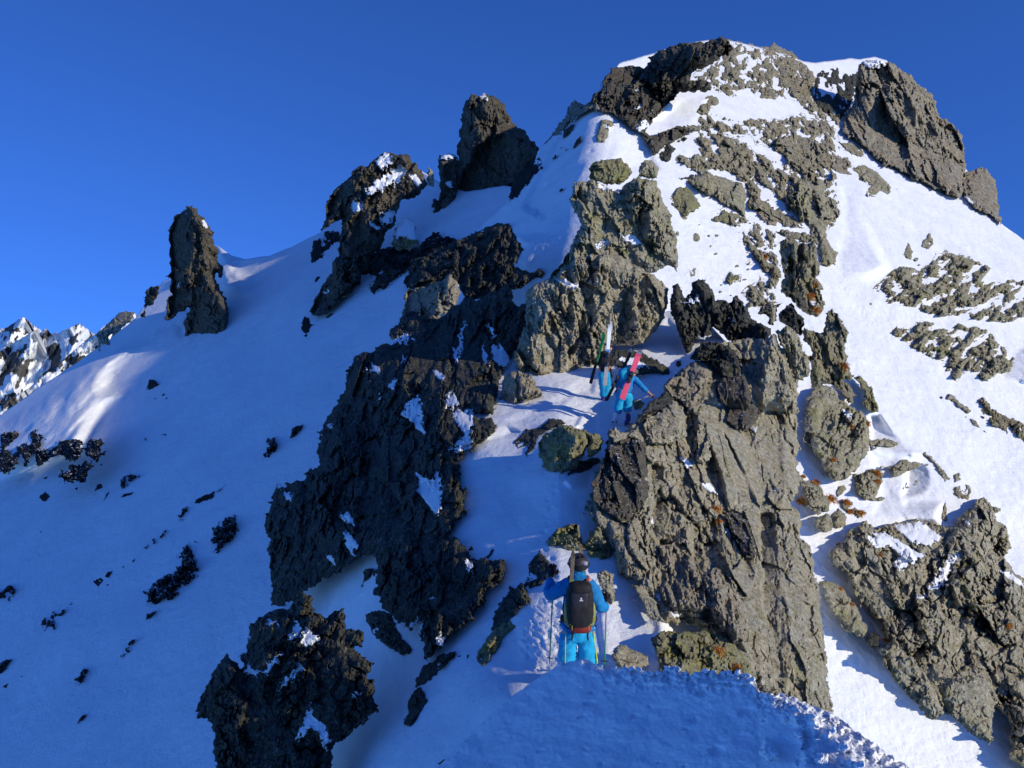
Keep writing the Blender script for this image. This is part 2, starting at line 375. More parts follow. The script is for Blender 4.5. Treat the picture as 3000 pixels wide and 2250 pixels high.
A2_TOP = P('1130,1090 1170,985 1205,850 1275,770 1347,704 1388,686 1440,636 1492,590 1535,548 1568,470 1575,444 1590,432 1640,388 1700,318 1740,283 1758,242 1800,205 c3:340,213 420,188 500,166 600,131 720,110 800,100 860,110 980,138 1050,158 1150,185 1190,205 1240,211 1320,202 1400,191 1450,195 1520,183 1575,200 p:2640,230 2690,270 2740,340 2800,430 2830,495 2860,540 2896,600 2936,657 3000,704 3100,790 3250,900 3600,1150')
def a2_sculpt(x, y, crest):
    if crest: return 1.6*fbm(x/40, y*0, 13, 4)
    h = 10*fbm(x/260, y/260, 15, 3)+2.2*fbm((x+y)/60, (y-x)/22, 19, 4)*sstep(1900, 2100, x)+1.4*fbm(x/24, y/24, 29, 4)
    h = h+fsum(x, y, [
      (P('z2:1525,10 1600,60 1760,360 1930,690 1820,760 1720,790 1500,760 1480,560 1530,420 1540,200'), 2480, 700, .55, .1, -4, 22),      # shaded flank of a snow rib
      (P('z2:1560,-40 1800,300 2000,700 2300,900 2212,300 1900,0'), 2540, 640, -.12, 0, 12, 30),
      (P('z3:880,640 960,640 1060,780 1240,920 1340,980 1240,1010 1080,960 880,860'), 2640, 1290, .7, .3, 0, 12),
      (P('z3:1180,1090 1330,1060 1400,1110 1410,1240 1350,1300 1230,1330 1160,1340 1190,1200'), 2710, 1430, 1.1, .1, -14, 12),
      (P('z3:880,960 1100,1000 1160,1200 1200,1400 1500,1400 1480,1580 1100,1560 900,1500 980,1300'), 2610, 1430, .45, .2, -6, 20),
      (P('z3:1980,240 2212,60 2400,60 2400,380 2212,370 2040,310'), 2960, 1080, .9, .2, -4, 12),
      (P('z1:880,560 1130,520 1060,640 980,760 760,800 620,760 760,660'), 2010, 340, .5, .1, -4, 14),
      (P('c2:1560,1090 1890,1080 1830,1170 1640,1300 1600,1250 1640,1160'), 1640, 720, -.4, -.1, 0, 22),
      (P('z1:410,760 240,1090 400,1180 680,1160 620,1050 480,850'), 1820, 400, -.35, 0, 3, 18),
      (P('z1:-50,600 180,670 400,770 260,1040 60,1120 -300,1600 -500,1500'), 1800, 400, .18, .0, 0, 14),
    ])
    gr = (-.62*x+.79*y)/24.0; h = h+1.5*fbm(gr, (x*.79+y*.62)/420, 45, 3)*sstep(2250, 2450, x)
    streak = sdf(x, y, P('c2:1750,745 1850,660 1980,580 2060,520 2080,540 1960,620 1850,690 1770,755'))
    tex = sdf(x, y, P('c2:1580,1150 1620,1095 1880,1090 1830,1170 1680,1280 1610,1300'))
    rg = perlin(x/5, y/5, 41)
    h = h+sstep(-2, 3, streak)*(3*rg+1-.25*(x-1690))*.8+sstep(-2, 4, tex)*3.0*rg
    dbr = sdf(x, y, P('z2:1480,760 1640,860 1850,1000 2212,1090 2212,1180 1850,1180 1640,1100 1500,900'))
    h = h+sstep(-20, 30, dbr)*3.5*fbm(x/9, y/9, 43, 3)
    dbr = sdf(x, y, P('z3:1500,330 2212,380 2212,600 1800,480 1560,420'))
    h = h+sstep(-20, 30, dbr)*3.0*fbm(x/8, y/8, 44, 3)
    return h
snow_mountain = sheet('snow_mountainside', mount, A2_TOP, np.arange(1130, 3601, 4.5), 2700, 520, a2_sculpt, 55, back=(.35, -.3))

N_TOP = P('500,2400 560,2330 640,2100 720,1980 760,1940 850,1720 900,1500 1000,1360 1100,1160 1250,1010 1500,1020 1600,1060 1700,1000 1800,960 1900,920 2000,905 2060,930 2200,1080 2280,1200')
def n_sculpt(x, y, crest):
    if crest: return 1.5*fbm(x/40, y*0, 23, 3)
    h = 9*fbm(x/190, y/190, 25, 3)+1.6*fbm(x/30, y/30, 27, 4)
    h = h+fsum(x, y, [
      (P('c6:220,885 330,860 520,790 620,740 800,600 830,640 800,740 700,760 560,850 400,900'), 1560, 1190, -.35, -.55, 6, 12),   # sunlit edge of the terrace
      (P('c6:210,990 290,920 330,910 410,950 330,980'), 1460, 1265, -.9, -.5, 4, 8),
      (P('c6:740,860 800,830 830,870 830,950 760,940 710,920'), 1725, 1235, -1.0, -.2, 6, 8),
      (P('c6:640,1210 800,1160 800,1250 690,1260'), 1690, 1410, -1.0, -.5, 5, 8),
      (P('c7:400,600 560,470 640,500 640,760 560,860 400,700'), 1570, 1850, -.25, 0, 4, 16),
      (P('c7:830,560 930,340 1040,420 1160,620 1130,760 940,840 860,800'), 1830, 1840, -.25, 0, 6, 16),
      (P('c6:1210,330 1260,400 1330,580 1150,650 1000,640 900,520 1050,480 1150,420'), 1930, 1040, -.3, .2, 4, 12),
    ])
    tr = sstep(-10, 25, sdf(x, y, P('c7:380,640 540,440 660,480 680,760 600,860 480,900 400,780')))
    h = h+tr*(5.5*fbm((x-y)/13, (x+y)/34, 33, 5, .6)+4*facet(x/17, y/17, 35, 1.2, .6))
    tr = sstep(-10, 15, sdf(x, y, P('c6:500,700 700,640 900,760 980,880 700,960 420,900')))
    h = h+tr*2.6*fbm(x/13, y/13, 36, 4)
    tk = [(1705,1905),(1668,1840),(1640,1770),(1618,1690),(1604,1610),(1600,1535),(1612,1465),(1640,1400),(1672,1345),(1708,1290),(1752,1252),(1800,1246)]
    for i in range(34):
        f_ = i/33*(len(tk)-1); j = min(int(f_), len(tk)-2); g = f_-j
        r = np.interp(tk[j][1], [1250, 1900], [5.5, 11]); fx = tk[j][0]*(1-g)+tk[j+1][0]*g+(r*.8 if i % 2 else -r*.8); fy = tk[j][1]*(1-g)+tk[j+1][1]*g
        dx, dy = (x-fx)/r, (y-fy)/(r*.75); e = dx*dx+dy*dy
        h = h-r*.8*np.exp(-e*1.3)+r*.22*np.exp(-(np.sqrt(e)-1.5)**2*5)
    h = h+26*np.exp(-((x-1772)/46)**2-((y-1172)/13)**2)      # lip of snow the upper climber stands behind
    # trodden track across the shaded patch
    h = h+1.3*sstep(-10, 30, sdf(x, y, P('c6:120,1200 600,1240 760,1300 740,1450 100,1400')))*fbm(x/50, y/11, 37, 3)
    return h
snow_ridge = sheet('snow_ridge', near, N_TOP, np.arange(500, 2281, 4.5), 2640, 400, n_sculpt, 16, back=(.25, -.3))

F_TOP = P('1100,2430 1200,2330 1330,2200 1430,2100 1500,2040 1577,1985 1615,1961 1647,1943 1690,1937 1712,1934 1740,1940 1767,1956 1842,1958 1900,1966 1925,1972 1950,1958 1978,1955 2020,1978 2072,1966 2110,1975 2146,1966 2185,1972 2211,1996 2224,2034 2255,2030 2285,2026 2320,2043 2385,2070 2440,2090 2500,2135 2600,2205 2680,2262 2800,2330')
def f_sculpt(x, y, crest):
    if crest: return (7*fbm(x/26, y*0, 53, 5, .65)+9*fbm(x/75, y*0, 54, 2))*sstep(1600, 1780, x)+3*fbm(x/20, y*0, 50, 3)
    yt = np.interp(x, F_TOP[:,0], F_TOP[:,1]); q = y-yt
    h = 12*fbm(x/220, y/130, 55, 3)+4.2*fbm(x/48, y/30, 57, 4)+1.5*fbm(x/13, y/8, 58, 4)+2.2*facet(x/22, y/13, 59, 1.0, .5)*sstep(0, .5, fbm(x/120, y/80, 60, 2))
    rim = sstep(90, 6, q)*sstep(1600, 1900, x)
    h = h+rim*(6+17*fbm(x/24, y/17, 61, 5, .6)+13*facet(x/30, y/22, 62, 1.3, .8))
    # broken cornice blocks along the crest at the right
    W_ = np.interp(x, [2150, 2260, 2450, 2750], [0, 28, 85, 190]); xe = np.interp(y, [1990, 2050, 2120, 2200, 2300, 2400], [2190, 2290, 2400, 2470, 2560, 2620])
    h = h-1.0*np.maximum(x-xe, 0)*sstep(2150, 2300, x)
    br = sstep(-15, 30, sdf(x, y, P('2180,1990 2330,2035 2500,2130 2720,2270 2760,2420 2300,2420 2330,2260 2330,2150')))
    h = h+br*(16*facet(x/52, y/40, 63, 1.2, 1.0)+13*fbm(x/30, y/24, 64, 5, .55)+6)
    h = h+fsum(x, y, [(P('2240,2165 2262,2172 2290,2225 2240,2215 2232,2190'), 2260, 2200, -.5, -.4, 26, 7),
                      (P('2350,2200 2400,2180 2450,2220 2470,2280 2340,2280'), 2400, 2230, -.3, -.3, 24, 14)])
    for (fx, fy, r) in ((1905,2070,9),(2010,2135,12),(2035,2110,9),(2185,2085,15),(2290,2150,9),(1780,2025,11),(2130,2145,8),(1620,2045,8),(2005,2245,12),(1860,2100,8),(2060,2030,12),(1735,2030,7),(1930,2235,9),(1715,1985,6),(1700,2015,7),(1728,2060,8),(1705,2100,9),(1742,2145,10),(1716,2195,11),(1760,2240,12),(1500,2160,8),(1585,2200,9),(2240,2110,10),(2100,2200,11)):
        r = r*(1.0+.6*math.sin(fx*1.7+fy)); an = .5+.5*math.sin(fx*.9); wx, wy = x-fx+4*fbm(x/14, y/12, 67, 3), y-fy+3*fbm(x/12, y/10, 68, 3); dx, dy = (wx+an*wy)/(r*1.15), wy/(r*.75); e = dx*dx+dy*dy
        h = h-r*1.35*np.exp(-e*e*.7)+r*.16*np.exp(-((dx-.3)**2+(dy-1.5)**2)*2)
    return h
snow_fore = sheet('snow_foreground', fore, F_TOP, np.arange(1090, 2801, 3.5), 2800, 300, f_sculpt, 7.5, back=(.06, -.16))

# distant range, each peak a solid ridge of its own
def far_ridge(name, top, d, seed, label, cov=.12):
    top = P(top); xs = np.arange(top[0,0], top[-1,0], 2.2); yt = np.interp(xs, top[:,0], top[:,1])+2.5*fbm(xs/14, xs*0, seed, 4, .6)
    t = np.linspace(0, 1, 110); H = 520
    X = np.repeat(xs[:,None], 110, 1); Y = yt[:,None]+t[None]*H
    U, W = X-Y*.3, Y
    rl = 62*fbm(X/95+Y/160, Y/170, seed+1, 6, .5)+13*facet(X/40, Y/60, seed+2, 1.6, .8)
    dd = d*(1-(rl*1.5+.55*(Y-yt[:,None]))/F*1.0)
    V = unproj(X, Y, dd); bk = V[:, :1].copy(); bk[...,1] += d*.12; bk[...,2] -= d*.12
    V = np.concatenate([bk, V], 1); n1, n2 = V.shape[:2]; idx = np.arange(n1*n2).reshape(n1, n2)
    fa = np.stack([idx[:-1,:-1], idx[:-1,1:], idx[1:,1:], idx[1:,:-1]], -1).reshape(-1, 4)
    sw = sstep(-.28, .12, fbm((X+.6*Y)/55, (Y-.5*X)/110, seed+7, 5, .62)+cov); sw = np.concatenate([sw[:, :1], sw], 1)
    o = grid_mesh(name, V.reshape(-1,3), fa, MAT['far'], attr=sw.ravel()); o['tex_scale'] = 10.0/d; o['tex_size'] = d/10.
    tag(o, label, 'mountain', None, 'structure'); return o
MAT['far'] = rock_mat('far_rock_and_snow', (.06,.06,.065), (.14,.135,.13), (.24,.22,.19), lich=.1, snowz=2.0)
far_ridge('distant_peak', 'c1:-700,1300 -300,1150 -120,1100 0,1032 60,1005 90,990 120,962 150,945 185,970 215,1000 260,1030 330,1075 420,1150 600,1250 900,1400', 1500, 301, 'sharp white snow peak at the far left edge beyond the slope', .38)
far_ridge('distant_ridge', 'c1:-700,1500 -300,1330 -100,1240 60,1130 150,1080 230,1030 270,1040 300,1022 335,1058 380,1050 420,1028 450,1025 475,1005 515,990 545,1008 580,1040 620,1062 680,1110 800,1180 1000,1400', 1000, 311, 'snow streaked rocky ridge behind the left end of the shaded slope')
far_ridge('distant_spur', 'c1:-700,1900 -200,1640 0,1520 200,1400 380,1250 520,1130 620,1060 660,1020 700,990 735,960 770,930 805,918 840,914 872,918 900,960 960,1100 1100,1400', 420, 321, 'rocky spur with sunlit snow just behind the left slope edge')

# ================================================================== THE ROCKS
DARKG = 'dark stones scattered on the shaded left slope'
R = rock
# ---- left pinnacle and the crest beside it
pin = plane(560, 940, bowl(np.float64(540.), np.float64(985.)), (-.15, -.98, .12))
R('rock_pinnacle', 'tall pointed rock pinnacle standing alone on the left snow crest',
  'c1:1240,225 1275,240 1300,290 1340,340 1375,400 1400,460 1415,530 1400,560 1440,620 1450,690 1430,700 1400,660 1390,690 1420,750 1450,810 1480,880 1492,960 1490,1020 1470,1070 1420,1110 1330,1105 1240,1090 1195,1070 1195,1000 1215,920 1250,880 1180,910 1110,960 1075,960 1085,880 1105,800 1110,700 1070,690 1110,650 1100,560 1090,480 1080,390 1120,340 1130,290 1190,260 1210,235',
  pin, 'umber', B=55, E=60, A=9, cat='pinnacle', st=(.8,1.4,-10), sc=.7,
  facets=[('c1:1220,220 1280,240 1420,520 1400,600 1260,600 1310,440 1230,300', -.7, -.1, 22), ('c1:1080,300 1220,240 1300,440 1240,620 1260,880 1080,960', 1.3, 0, -12),
          ('c1:1260,600 1390,700 1500,900 1480,1110 1190,1080 1250,880', 1.2, -.1, 26, 20)],
  snow=[('c1:1310,310 1335,330 1345,375 1325,370', -.3, .6, 4), ('c1:1180,240 1205,235 1200,260 1180,265', -.3, .6, 4), ('c1:1140,740 1175,725 1165,745 1145,760',.2,.6,4)])
R('boulder', 'small upright dark rock left of the lone pinnacle', 'c1:980,740 1035,755 1030,800 990,870 940,890 935,950 912,950 935,880 945,820 965,760', pin, 'dark', B=20, E=25, A=5, tilt=(.8,0), sc=.5)
R('rock_outcrop', 'low tan rock band on the crest at far left, above the sunlit streaks', 'c1:610,1065 640,1040 700,990 770,930 840,912 880,915 850,965 780,1030 735,1065 700,1085 720,1105 690,1135 655,1110 665,1180 645,1180 640,1110', 'bowl', 'tan', B=14, E=25, A=9, sc=.45, cat='outcrop')
R('boulder', 'dark stone on the left slope edge, at the top of the sunlit streaks', 'c1:520,1300 540,1265 600,1226 604,1240 575,1275 535,1300', 'bowl', 'black', B=9, E=14, A=3, sc=.4)
R('boulder', 'triangular dark boulder alone in the middle of the shaded bowl, below the pinnacle', 'c1:945,1425 962,1350 1005,1358 1035,1382 1000,1408 975,1424', 'bowl', 'black', B=14, E=14, A=3, tilt=(.8,0), sc=.4)
for t in ('c1:1045,1458 1060,1442 1074,1448 1058,1462','c1:1064,1480 1080,1468 1090,1476 1074,1486','c1:1000,1482 1012,1476 1012,1484','c1:1092,1462 1106,1456 1104,1466'):
    R('stone', 'tiny dark stone below the triangular boulder in the shaded bowl', t, 'bowl', 'black', B=5, E=6, A=1, cat='stone', group='tiny stones below the triangular boulder', sink=1)
R('boulder', 'small dark rock under the snow capped tower, at its left foot', 'c1:1960,1000 1972,945 1995,958 1998,990 2038,1000 2010,1022 1990,1038 1968,1030', 'bowl', 'black', B=12, E=12, A=3, sc=.4)
R('stone', 'single tiny stone below the small dark rock in the bowl', 'c1:1966,1076 1980,1060 1992,1066 1982,1082', 'bowl', 'black', B=5, E=6, A=1, cat='stone', sink=1)

# ---- snow capped jagged tower
crag = front(plane(1110, 620, 101, (-.05, -.93, .36)), bowl)
R('rock_tower', 'jagged dark rock tower with snow ledges left of the smooth tall tower',
  'c2:310,1055 345,970 345,890 395,790 450,740 510,695 515,660 555,625 600,640 660,590 720,545 790,555 870,560 930,620 965,690 1000,745 990,770 950,830 830,860 800,920 800,980 740,1070 700,1160 640,1210 560,1390 500,1460 350,1590 260,1605 240,1580 280,1480 370,1330 390,1250 430,1210 440,1110 455,980 380,1010',
  crag, 'umber', B=40, E=35, A=17, st=(.8,1.3,15), sc=.75, cat='pinnacle',
  facets=[('c2:590,810 830,760 800,900 690,960 700,1160 620,1200 560,1000', -.6, -.1, 18), ('c2:330,860 520,690 590,800 560,960 440,1000 340,980', 1.1, 0, -10), ('c2:380,1240 540,1220 560,1390 250,1610 240,1560', .9, -.2, 10),
          ('c2:780,560 880,560 960,680 940,740 860,640', -.5, 0, 12), ('c2:470,1010 520,1000 530,1210 470,1220', -.8, 0, 14, 8)],
  snow=[('c2:585,800 700,715 800,640 855,630 870,680 800,740 700,790 620,825', -.35, .7, 6), ('c2:690,965 760,920 805,938 745,1005 700,1025', -.35, .6, 6), ('c2:660,600 720,548 780,565 760,620 700,660', -.1, .8, 4),
        ('c2:620,990 700,1030 690,1050 640,1030', -.2, .5, 5), ('c2:500,880 570,850 580,930 520,930', .3, .5, 2), ('c2:310,1445 390,1440 340,1465', .2, .7, 4), ('c2:880,690 930,690 960,740 940,770', .2,.6,3)])
R('boulder', 'squared rock block with a pointed snow cap, in the hollow between the two towers', 'c2:775,1095 790,1040 815,1000 850,965 905,1000 930,1060 955,1120 940,1158 880,1172 800,1168 772,1140', crag, 'green', B=26, E=16, A=4, sc=.5, tilt=(-.2,0),
  snow=[('c2:770,1098 800,1015 850,955 912,1000 935,1060 955,1112 900,1108 830,1098', -.25, .75, 4)])
R('rock_outcrop', 'dark rock field with snow flecks under the snow capped block', 'c2:560,1190 640,1200 760,1190 850,1180 930,1200 945,1240 890,1300 800,1370 730,1420 640,1460 625,1430 660,1350 690,1325 620,1360 550,1330 540,1290', 'bowl', 'dark', B=22, E=20, A=12, sc=.55, cover=(-.45,26), cat='outcrop')
R('rock_outcrop', 'two lobed dark rock on the snow at the left foot of the jagged tower', 'c2:240,1200 260,1110 310,1070 380,1040 430,1060 430,1110 380,1170 330,1210 260,1255 238,1245', 'bowl', 'black', B=22, E=22, A=9, sc=.5, cat='outcrop', snow=[('c2:300,1190 325,1185 325,1200 305,1205',.2,.5,4),('c2:330,1085 345,1085 345,1110 330,1110',.2,.5,4)])
R('stone', 'small stone beside the lower left tail of the jagged tower', 'c2:262,1385 285,1350 304,1352 292,1382', 'bowl', 'black', B=5, E=8, A=1, cat='stone', sink=1)
R('stone', 'flat stone just under the tail of the jagged tower', 'c2:340,1615 375,1592 392,1592 362,1618', 'bowl', 'black', B=4, E=5, A=1, cat='stone', sink=1)
R('boulder', 'small pointed rock on the notch right of the jagged tower', 'c2:1000,700 1005,640 1030,658 1055,720 1042,768 1010,762', crag, 'tan', B=15, E=14, A=4, sc=.5)
# ---- tall smooth tower
tow = plane(1420, 640, 108, (.0, -.97, .24))
R('rock_tower', 'tall smooth rock tower against the sky, its lower half in shadow',
  'c2:1250,205 1290,170 1340,172 1400,175 1450,195 1490,235 1530,310 1560,360 1620,400 1650,430 1700,490 1715,530 1690,640 1680,760 1640,840 1560,920 1400,1020 1310,1100 1200,1112 1175,1050 1165,950 1165,860 1170,720 1195,580 1205,480 1215,380 1235,280',
  tow, 'umber', B=70, E=70, A=12, st=(.8,1.7,-8), sc=1.0, cat='pinnacle', facets=[('c2:1240,190 1320,170 1340,420 1300,560 1200,900 1170,1100 1150,700', .8, 0, -8, 20), ('c2:1330,170 1470,220 1560,380 1460,420 1330,500', -.35, -.1, 10),
  ('c2:1310,510 1420,440 1560,410 1640,430 1700,560 1500,880 1300,1090 1190,1110 1180,800', 1.1, .3, -26, 14)], snow=[('c2:1345,175 1385,175 1370,195 1350,195', -.2, .6, 3)])
R('rock_column', 'narrow snow topped rock column leaning on the tall smooth tower', 'c2:1075,600 1085,570 1110,555 1150,550 1185,580 1195,640 1180,760 1165,900 1100,925 1070,880 1080,780 1075,680', tow, 'umber', B=28, E=24, A=9, st=(.7,1.3,0), sc=.6, cat='pinnacle',
  snow=[('c2:1070,590 1110,545 1160,545 1195,575 1150,590 1100,592', -.2, .8, 4), ('c2:1120,745 1165,735 1165,770 1140,780', -.2, .6, 4)])
R('rock_outcrop', 'broken dark rocks with snow pockets at the foot of the narrow column', 'c2:1030,930 1035,850 1070,840 1110,910 1150,950 1175,1050 1215,1110 1200,1200 1100,1210 1050,1140 1040,1040 1060,980 1020,950', tow, 'dark', B=18, E=18, A=9, sc=.5, cat='outcrop', snow=[('c2:1115,960 1160,950 1178,1010 1140,1050', -.2, .5, 5)],
  facets=[('c2:1095,940 1115,940 1115,1050 1095,1050', -.8, 0, 8, 6)])
# ---- the shaded snow rib: rocks on and beside it
R('rock_outcrop', 'dark rocks on the left edge of the snow rib, right against the tall tower', 'c2:1530,865 1545,790 1570,690 1640,630 1665,595 1720,580 1742,605 1735,650 1700,690 1665,740 1600,810', 'ribL', 'black', B=16, E=18, A=9, sc=.5, cat='outcrop')
R('rock_crest', 'reddish broken rocks along the skyline at the top of the snow rib', 'c2:1735,520 1800,445 1850,370 1890,318 1915,250 1960,215 2000,222 2030,250 2060,225 2100,240 2040,275 1980,292 1940,330 1900,362 1830,425 1770,495', 'ribL', 'brown', B=18, E=22, A=10, sc=.5, cat='outcrop', tilt=(-.3,0))
R('boulder', 'wedge shaped stone just under the skyline rocks of the snow rib', 'c2:1882,462 1886,398 1930,365 1955,362 1935,405', 'mount', 'dark', B=9, E=12, A=3, sc=.4)
R('boulder', 'slanting dark stone near the middle top of the snow rib', 'c2:1935,520 1960,480 1995,438 1998,470 1960,515', 'mount', 'dark', B=8, E=10, A=2, sc=.4)
for t in ('c2:1860,518 1872,510 1866,525','c2:1888,530 1898,518 1902,532','c2:1808,592 1830,560 1836,570 1818,594','c2:1852,795 1870,772 1880,780 1866,798'):
    R('stone', 'tiny stone lying on the smooth shaded snow rib', t, 'mount', 'black', B=4, E=5, A=1, cat='stone', group='tiny stones on the snow rib', sink=1)
R('boulder', 'two stacked rounded rocks in a scoop near the top of the snow rib', 'c3:236,575 238,510 255,475 310,480 322,500 300,520 292,545 262,580', 'mount', 'green', B=17, E=16, A=6, sc=.5, snow=[('c3:270,510 330,505 300,525', -.2, .7, 3)])
for lab, q in (('big dark rock island on the shaded snow below the tall tower', 'c2:1270,1080 1350,1050 1450,1010 1525,1000 1520,1040 1500,1110 1470,1170 1400,1140 1395,1180 1370,1240 1310,1300 1290,1280 1310,1200 1250,1230 1240,1200 1290,1150'),
               ('dark rock island with a pale right edge, beside the sparkling snow patch', 'c2:1410,1200 1450,1170 1490,1200 1530,1180 1560,1140 1600,1170 1605,1220 1550,1290 1500,1340 1430,1420 1415,1380 1430,1320 1410,1260'),
               ('long low dark rocks just below the sparkling snow patch', 'c2:1580,1355 1640,1330 1700,1322 1720,1290 1760,1320 1740,1360 1690,1360 1620,1392 1590,1392')):
    R('rock_outcrop', lab, q, 'ribL', 'dark', B=20, E=22, A=11, sc=.55, cat='outcrop', tilt=(.25,0))
upc = plane(1250, 800, 46, (-.4, -.6, .68))
R('rock_outcrop', 'dark rock knob at the upper left end of the shaded cliff, below the narrow column', 'c2:985,1290 1010,1230 1080,1200 1190,1185 1212,1240 1200,1370 1150,1325 1090,1350 1060,1372 960,1425 905,1415 898,1360 940,1290', upc, 'dark', B=30, E=30, A=14, sc=.7, cat='outcrop', tilt=(.3,0))
R('boulder', 'sharp rock with one pale sunlit face, on top of the shaded cliff', 'c2:865,1440 960,1420 1080,1385 1140,1328 1185,1365 1222,1450 1190,1530 1120,1585 1080,1620 1010,1680 960,1700 880,1680 845,1575', upc, 'brown', B=36, E=30, A=10, sc=.8,
  facets=[('c2:1120,1330 1160,1330 1230,1450 1150,1545 1090,1500', -1.0, -.3, 26, 8), ('c2:850,1420 1110,1370 1090,1500 1060,1640 850,1600', .8, 0, -6)], snow=[('c2:1195,1400 1250,1410 1215,1440', -.2, .6, 3)])
R('stone', 'dark rock stub at the left edge of the cliff top', 'c2:185,1690 200,1605 228,1618 240,1700 210,1720', 'bowl', 'black', B=9, E=10, A=3)
# ---- the shaded cliff (left wall of the near ridge)
clf = tps([(1200,900,36),(1400,900,33),(1550,950,29),(1250,1080,30),(1450,1150,25),(1000,1300,27),(1250,1400,21),(1350,1500,18.5),(850,1450,26),(780,1600,24.5),(800,1800,21.5),
           (1000,1700,19.5),(1150,1650,17.2),(1300,1750,14.8),(1250,1880,13.8),(1600,1100,25.5),(1450,1260,21),(1420,1640,15.2)])
clf_ = clf
clf = lambda x, y: np.minimum(clf_(x, y), near(x, y)*.985)
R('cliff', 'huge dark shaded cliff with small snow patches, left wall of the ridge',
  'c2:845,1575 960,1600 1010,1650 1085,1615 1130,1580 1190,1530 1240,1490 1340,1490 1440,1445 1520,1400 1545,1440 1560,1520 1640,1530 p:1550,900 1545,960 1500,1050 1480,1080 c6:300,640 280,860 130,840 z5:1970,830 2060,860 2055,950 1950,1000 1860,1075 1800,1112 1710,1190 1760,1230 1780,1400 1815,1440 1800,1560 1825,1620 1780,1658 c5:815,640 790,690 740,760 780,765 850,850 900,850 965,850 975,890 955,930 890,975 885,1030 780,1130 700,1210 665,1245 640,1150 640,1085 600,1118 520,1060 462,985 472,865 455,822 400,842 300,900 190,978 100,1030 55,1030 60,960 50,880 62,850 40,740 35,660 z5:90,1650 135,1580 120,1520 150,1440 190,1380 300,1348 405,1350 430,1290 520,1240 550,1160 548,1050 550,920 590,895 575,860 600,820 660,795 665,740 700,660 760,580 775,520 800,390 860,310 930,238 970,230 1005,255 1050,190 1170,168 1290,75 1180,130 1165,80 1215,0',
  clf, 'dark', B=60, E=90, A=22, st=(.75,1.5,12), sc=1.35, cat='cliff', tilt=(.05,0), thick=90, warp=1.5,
  snow=['z5:1290,700 1420,610 1430,800 1450,940 1390,910 1340,830 1260,800', 'z5:1640,650 1700,575 1755,690 1700,720 1640,740', 'z5:1700,770 1780,740 1880,730 1870,880 1830,960 1790,930 1720,830',
        'z5:1640,1080 1720,1065 1790,970 1840,960 1860,1075 1800,1095', 'z5:1700,250 1750,170 1785,0 1812,-40 1760,280 1725,330', 'z5:2030,200 2120,180 2190,290 2212,345 2110,370 2050,300', 'z5:1950,230 1965,170 1985,250 2010,340 1990,345',
        'z5:890,408 990,385 1010,340 1080,380 1070,430 1000,405', 'z5:1135,545 1220,460 1215,500 1180,560', 'z5:1170,165 1290,75 1350,100 1280,165', 'z5:1385,1285 1480,1340 1530,1335 1580,1250 1600,1440 1605,1600 1560,1655 1520,1600 1420,1470 1380,1430 1415,1400',
        'z5:1048,645 1075,600 1092,620 1065,665', 'z5:1530,400 1600,420 1640,460 1600,482 1550,445', 'z5:1265,305 1300,270 1302,310 1250,345', 'z5:235,1450 330,1460 285,1525 250,1500', 'z5:170,1430 205,1375 250,1380 270,1400 200,1420', 'z5:2000,30 2050,15 2060,60 2040,130 2030,50',
        'z5:610,880 660,850 650,900', 'z5:1840,990 1870,980 1860,1040', 'c5:340,745 360,740 405,800 370,832 350,790', 'c5:318,685 360,660 382,715', 'c5:270,835 300,840 305,870', 'c5:590,1105 640,1080 645,1140', 'c5:700,1180 722,1120 730,1150 715,1190', 'c5:810,850 850,860 830,905', 'c5:665,1000 695,990 690,1005'],
  facets=[('z5:1210,1080 1290,1085 1340,1150 1300,1250 1260,1260', -1.3, 0, 34, 8), ('z5:1270,1300 1310,1280 1340,1350 1290,1390', -1.3, 0, 26, 6), ('z5:1050,1430 1110,1390 1130,1450 1070,1490', -1.2, 0, 22, 6),
          ('z5:560,500 780,560 760,1200 520,1500 330,1500 560,1100', .5, 0, -10, 30), ('z5:1420,500 1640,480 1680,560 1560,760 1440,860', -.1, 0, 16), ('c5:460,880 700,760 800,800 640,1090 520,1050', .15, .1, 12, 30), ('c5:620,800 650,800 655,840 625,840', 0, 0, -25, 6)])
R('boulder', 'big grey boulder at the cliff top edge, left of the climbers, its right face sunlit', 'c6:285,835 330,640 370,625 410,622 470,650 500,690 526,740 520,762 410,808 340,850 300,880', plane(1510,1150,23.2,(-.3,-.9,.3)), 'brown', B=42, E=26, A=8, sc=1.0,
  facets=[('c6:400,620 480,640 530,740 520,770 405,815', -.6, -.2, 14, 8), ('c6:280,640 400,620 400,815 280,890', .9, 0, -4, 10)])
R('rock_outcrop', 'dark rounded rock below the tip of the sunlit snow terrace', 'c6:130,1010 140,930 190,880 260,870 275,920 250,970 190,1010 150,1030', clf, 'dark', B=26, E=22, A=8, tilt=(.5,0))
R('rock_outcrop', 'dark broken rock ribs on the shaded snow between the tall tower and the cliff top', 'c2:880,1260 1050,1180 1200,1120 1300,1080 1530,1000 1620,1180 1560,1290 1700,1330 1640,1410 1480,1460 1340,1500 1240,1500 1190,1400 1000,1460 880,1420', front(plane(1350, 770, 52, (-.45, -.55, .7)), ribL), 'dark', B=6, E=20, A=13, sc=.7, cat='outcrop', cover=(-.05,36), st=(.8,1.3,20))
R('rock_outcrop', 'black rock steps at the foot of the jagged tower and the narrow column', 'c2:640,1200 760,1150 930,1180 1040,1060 1190,1120 1210,1180 1080,1200 1000,1240 940,1300 880,1420 830,1400 900,1280 800,1330', front(bowl, bowl), 'black', B=8, E=16, A=11, sc=.6, cat='outcrop', cover=(-.05,32))
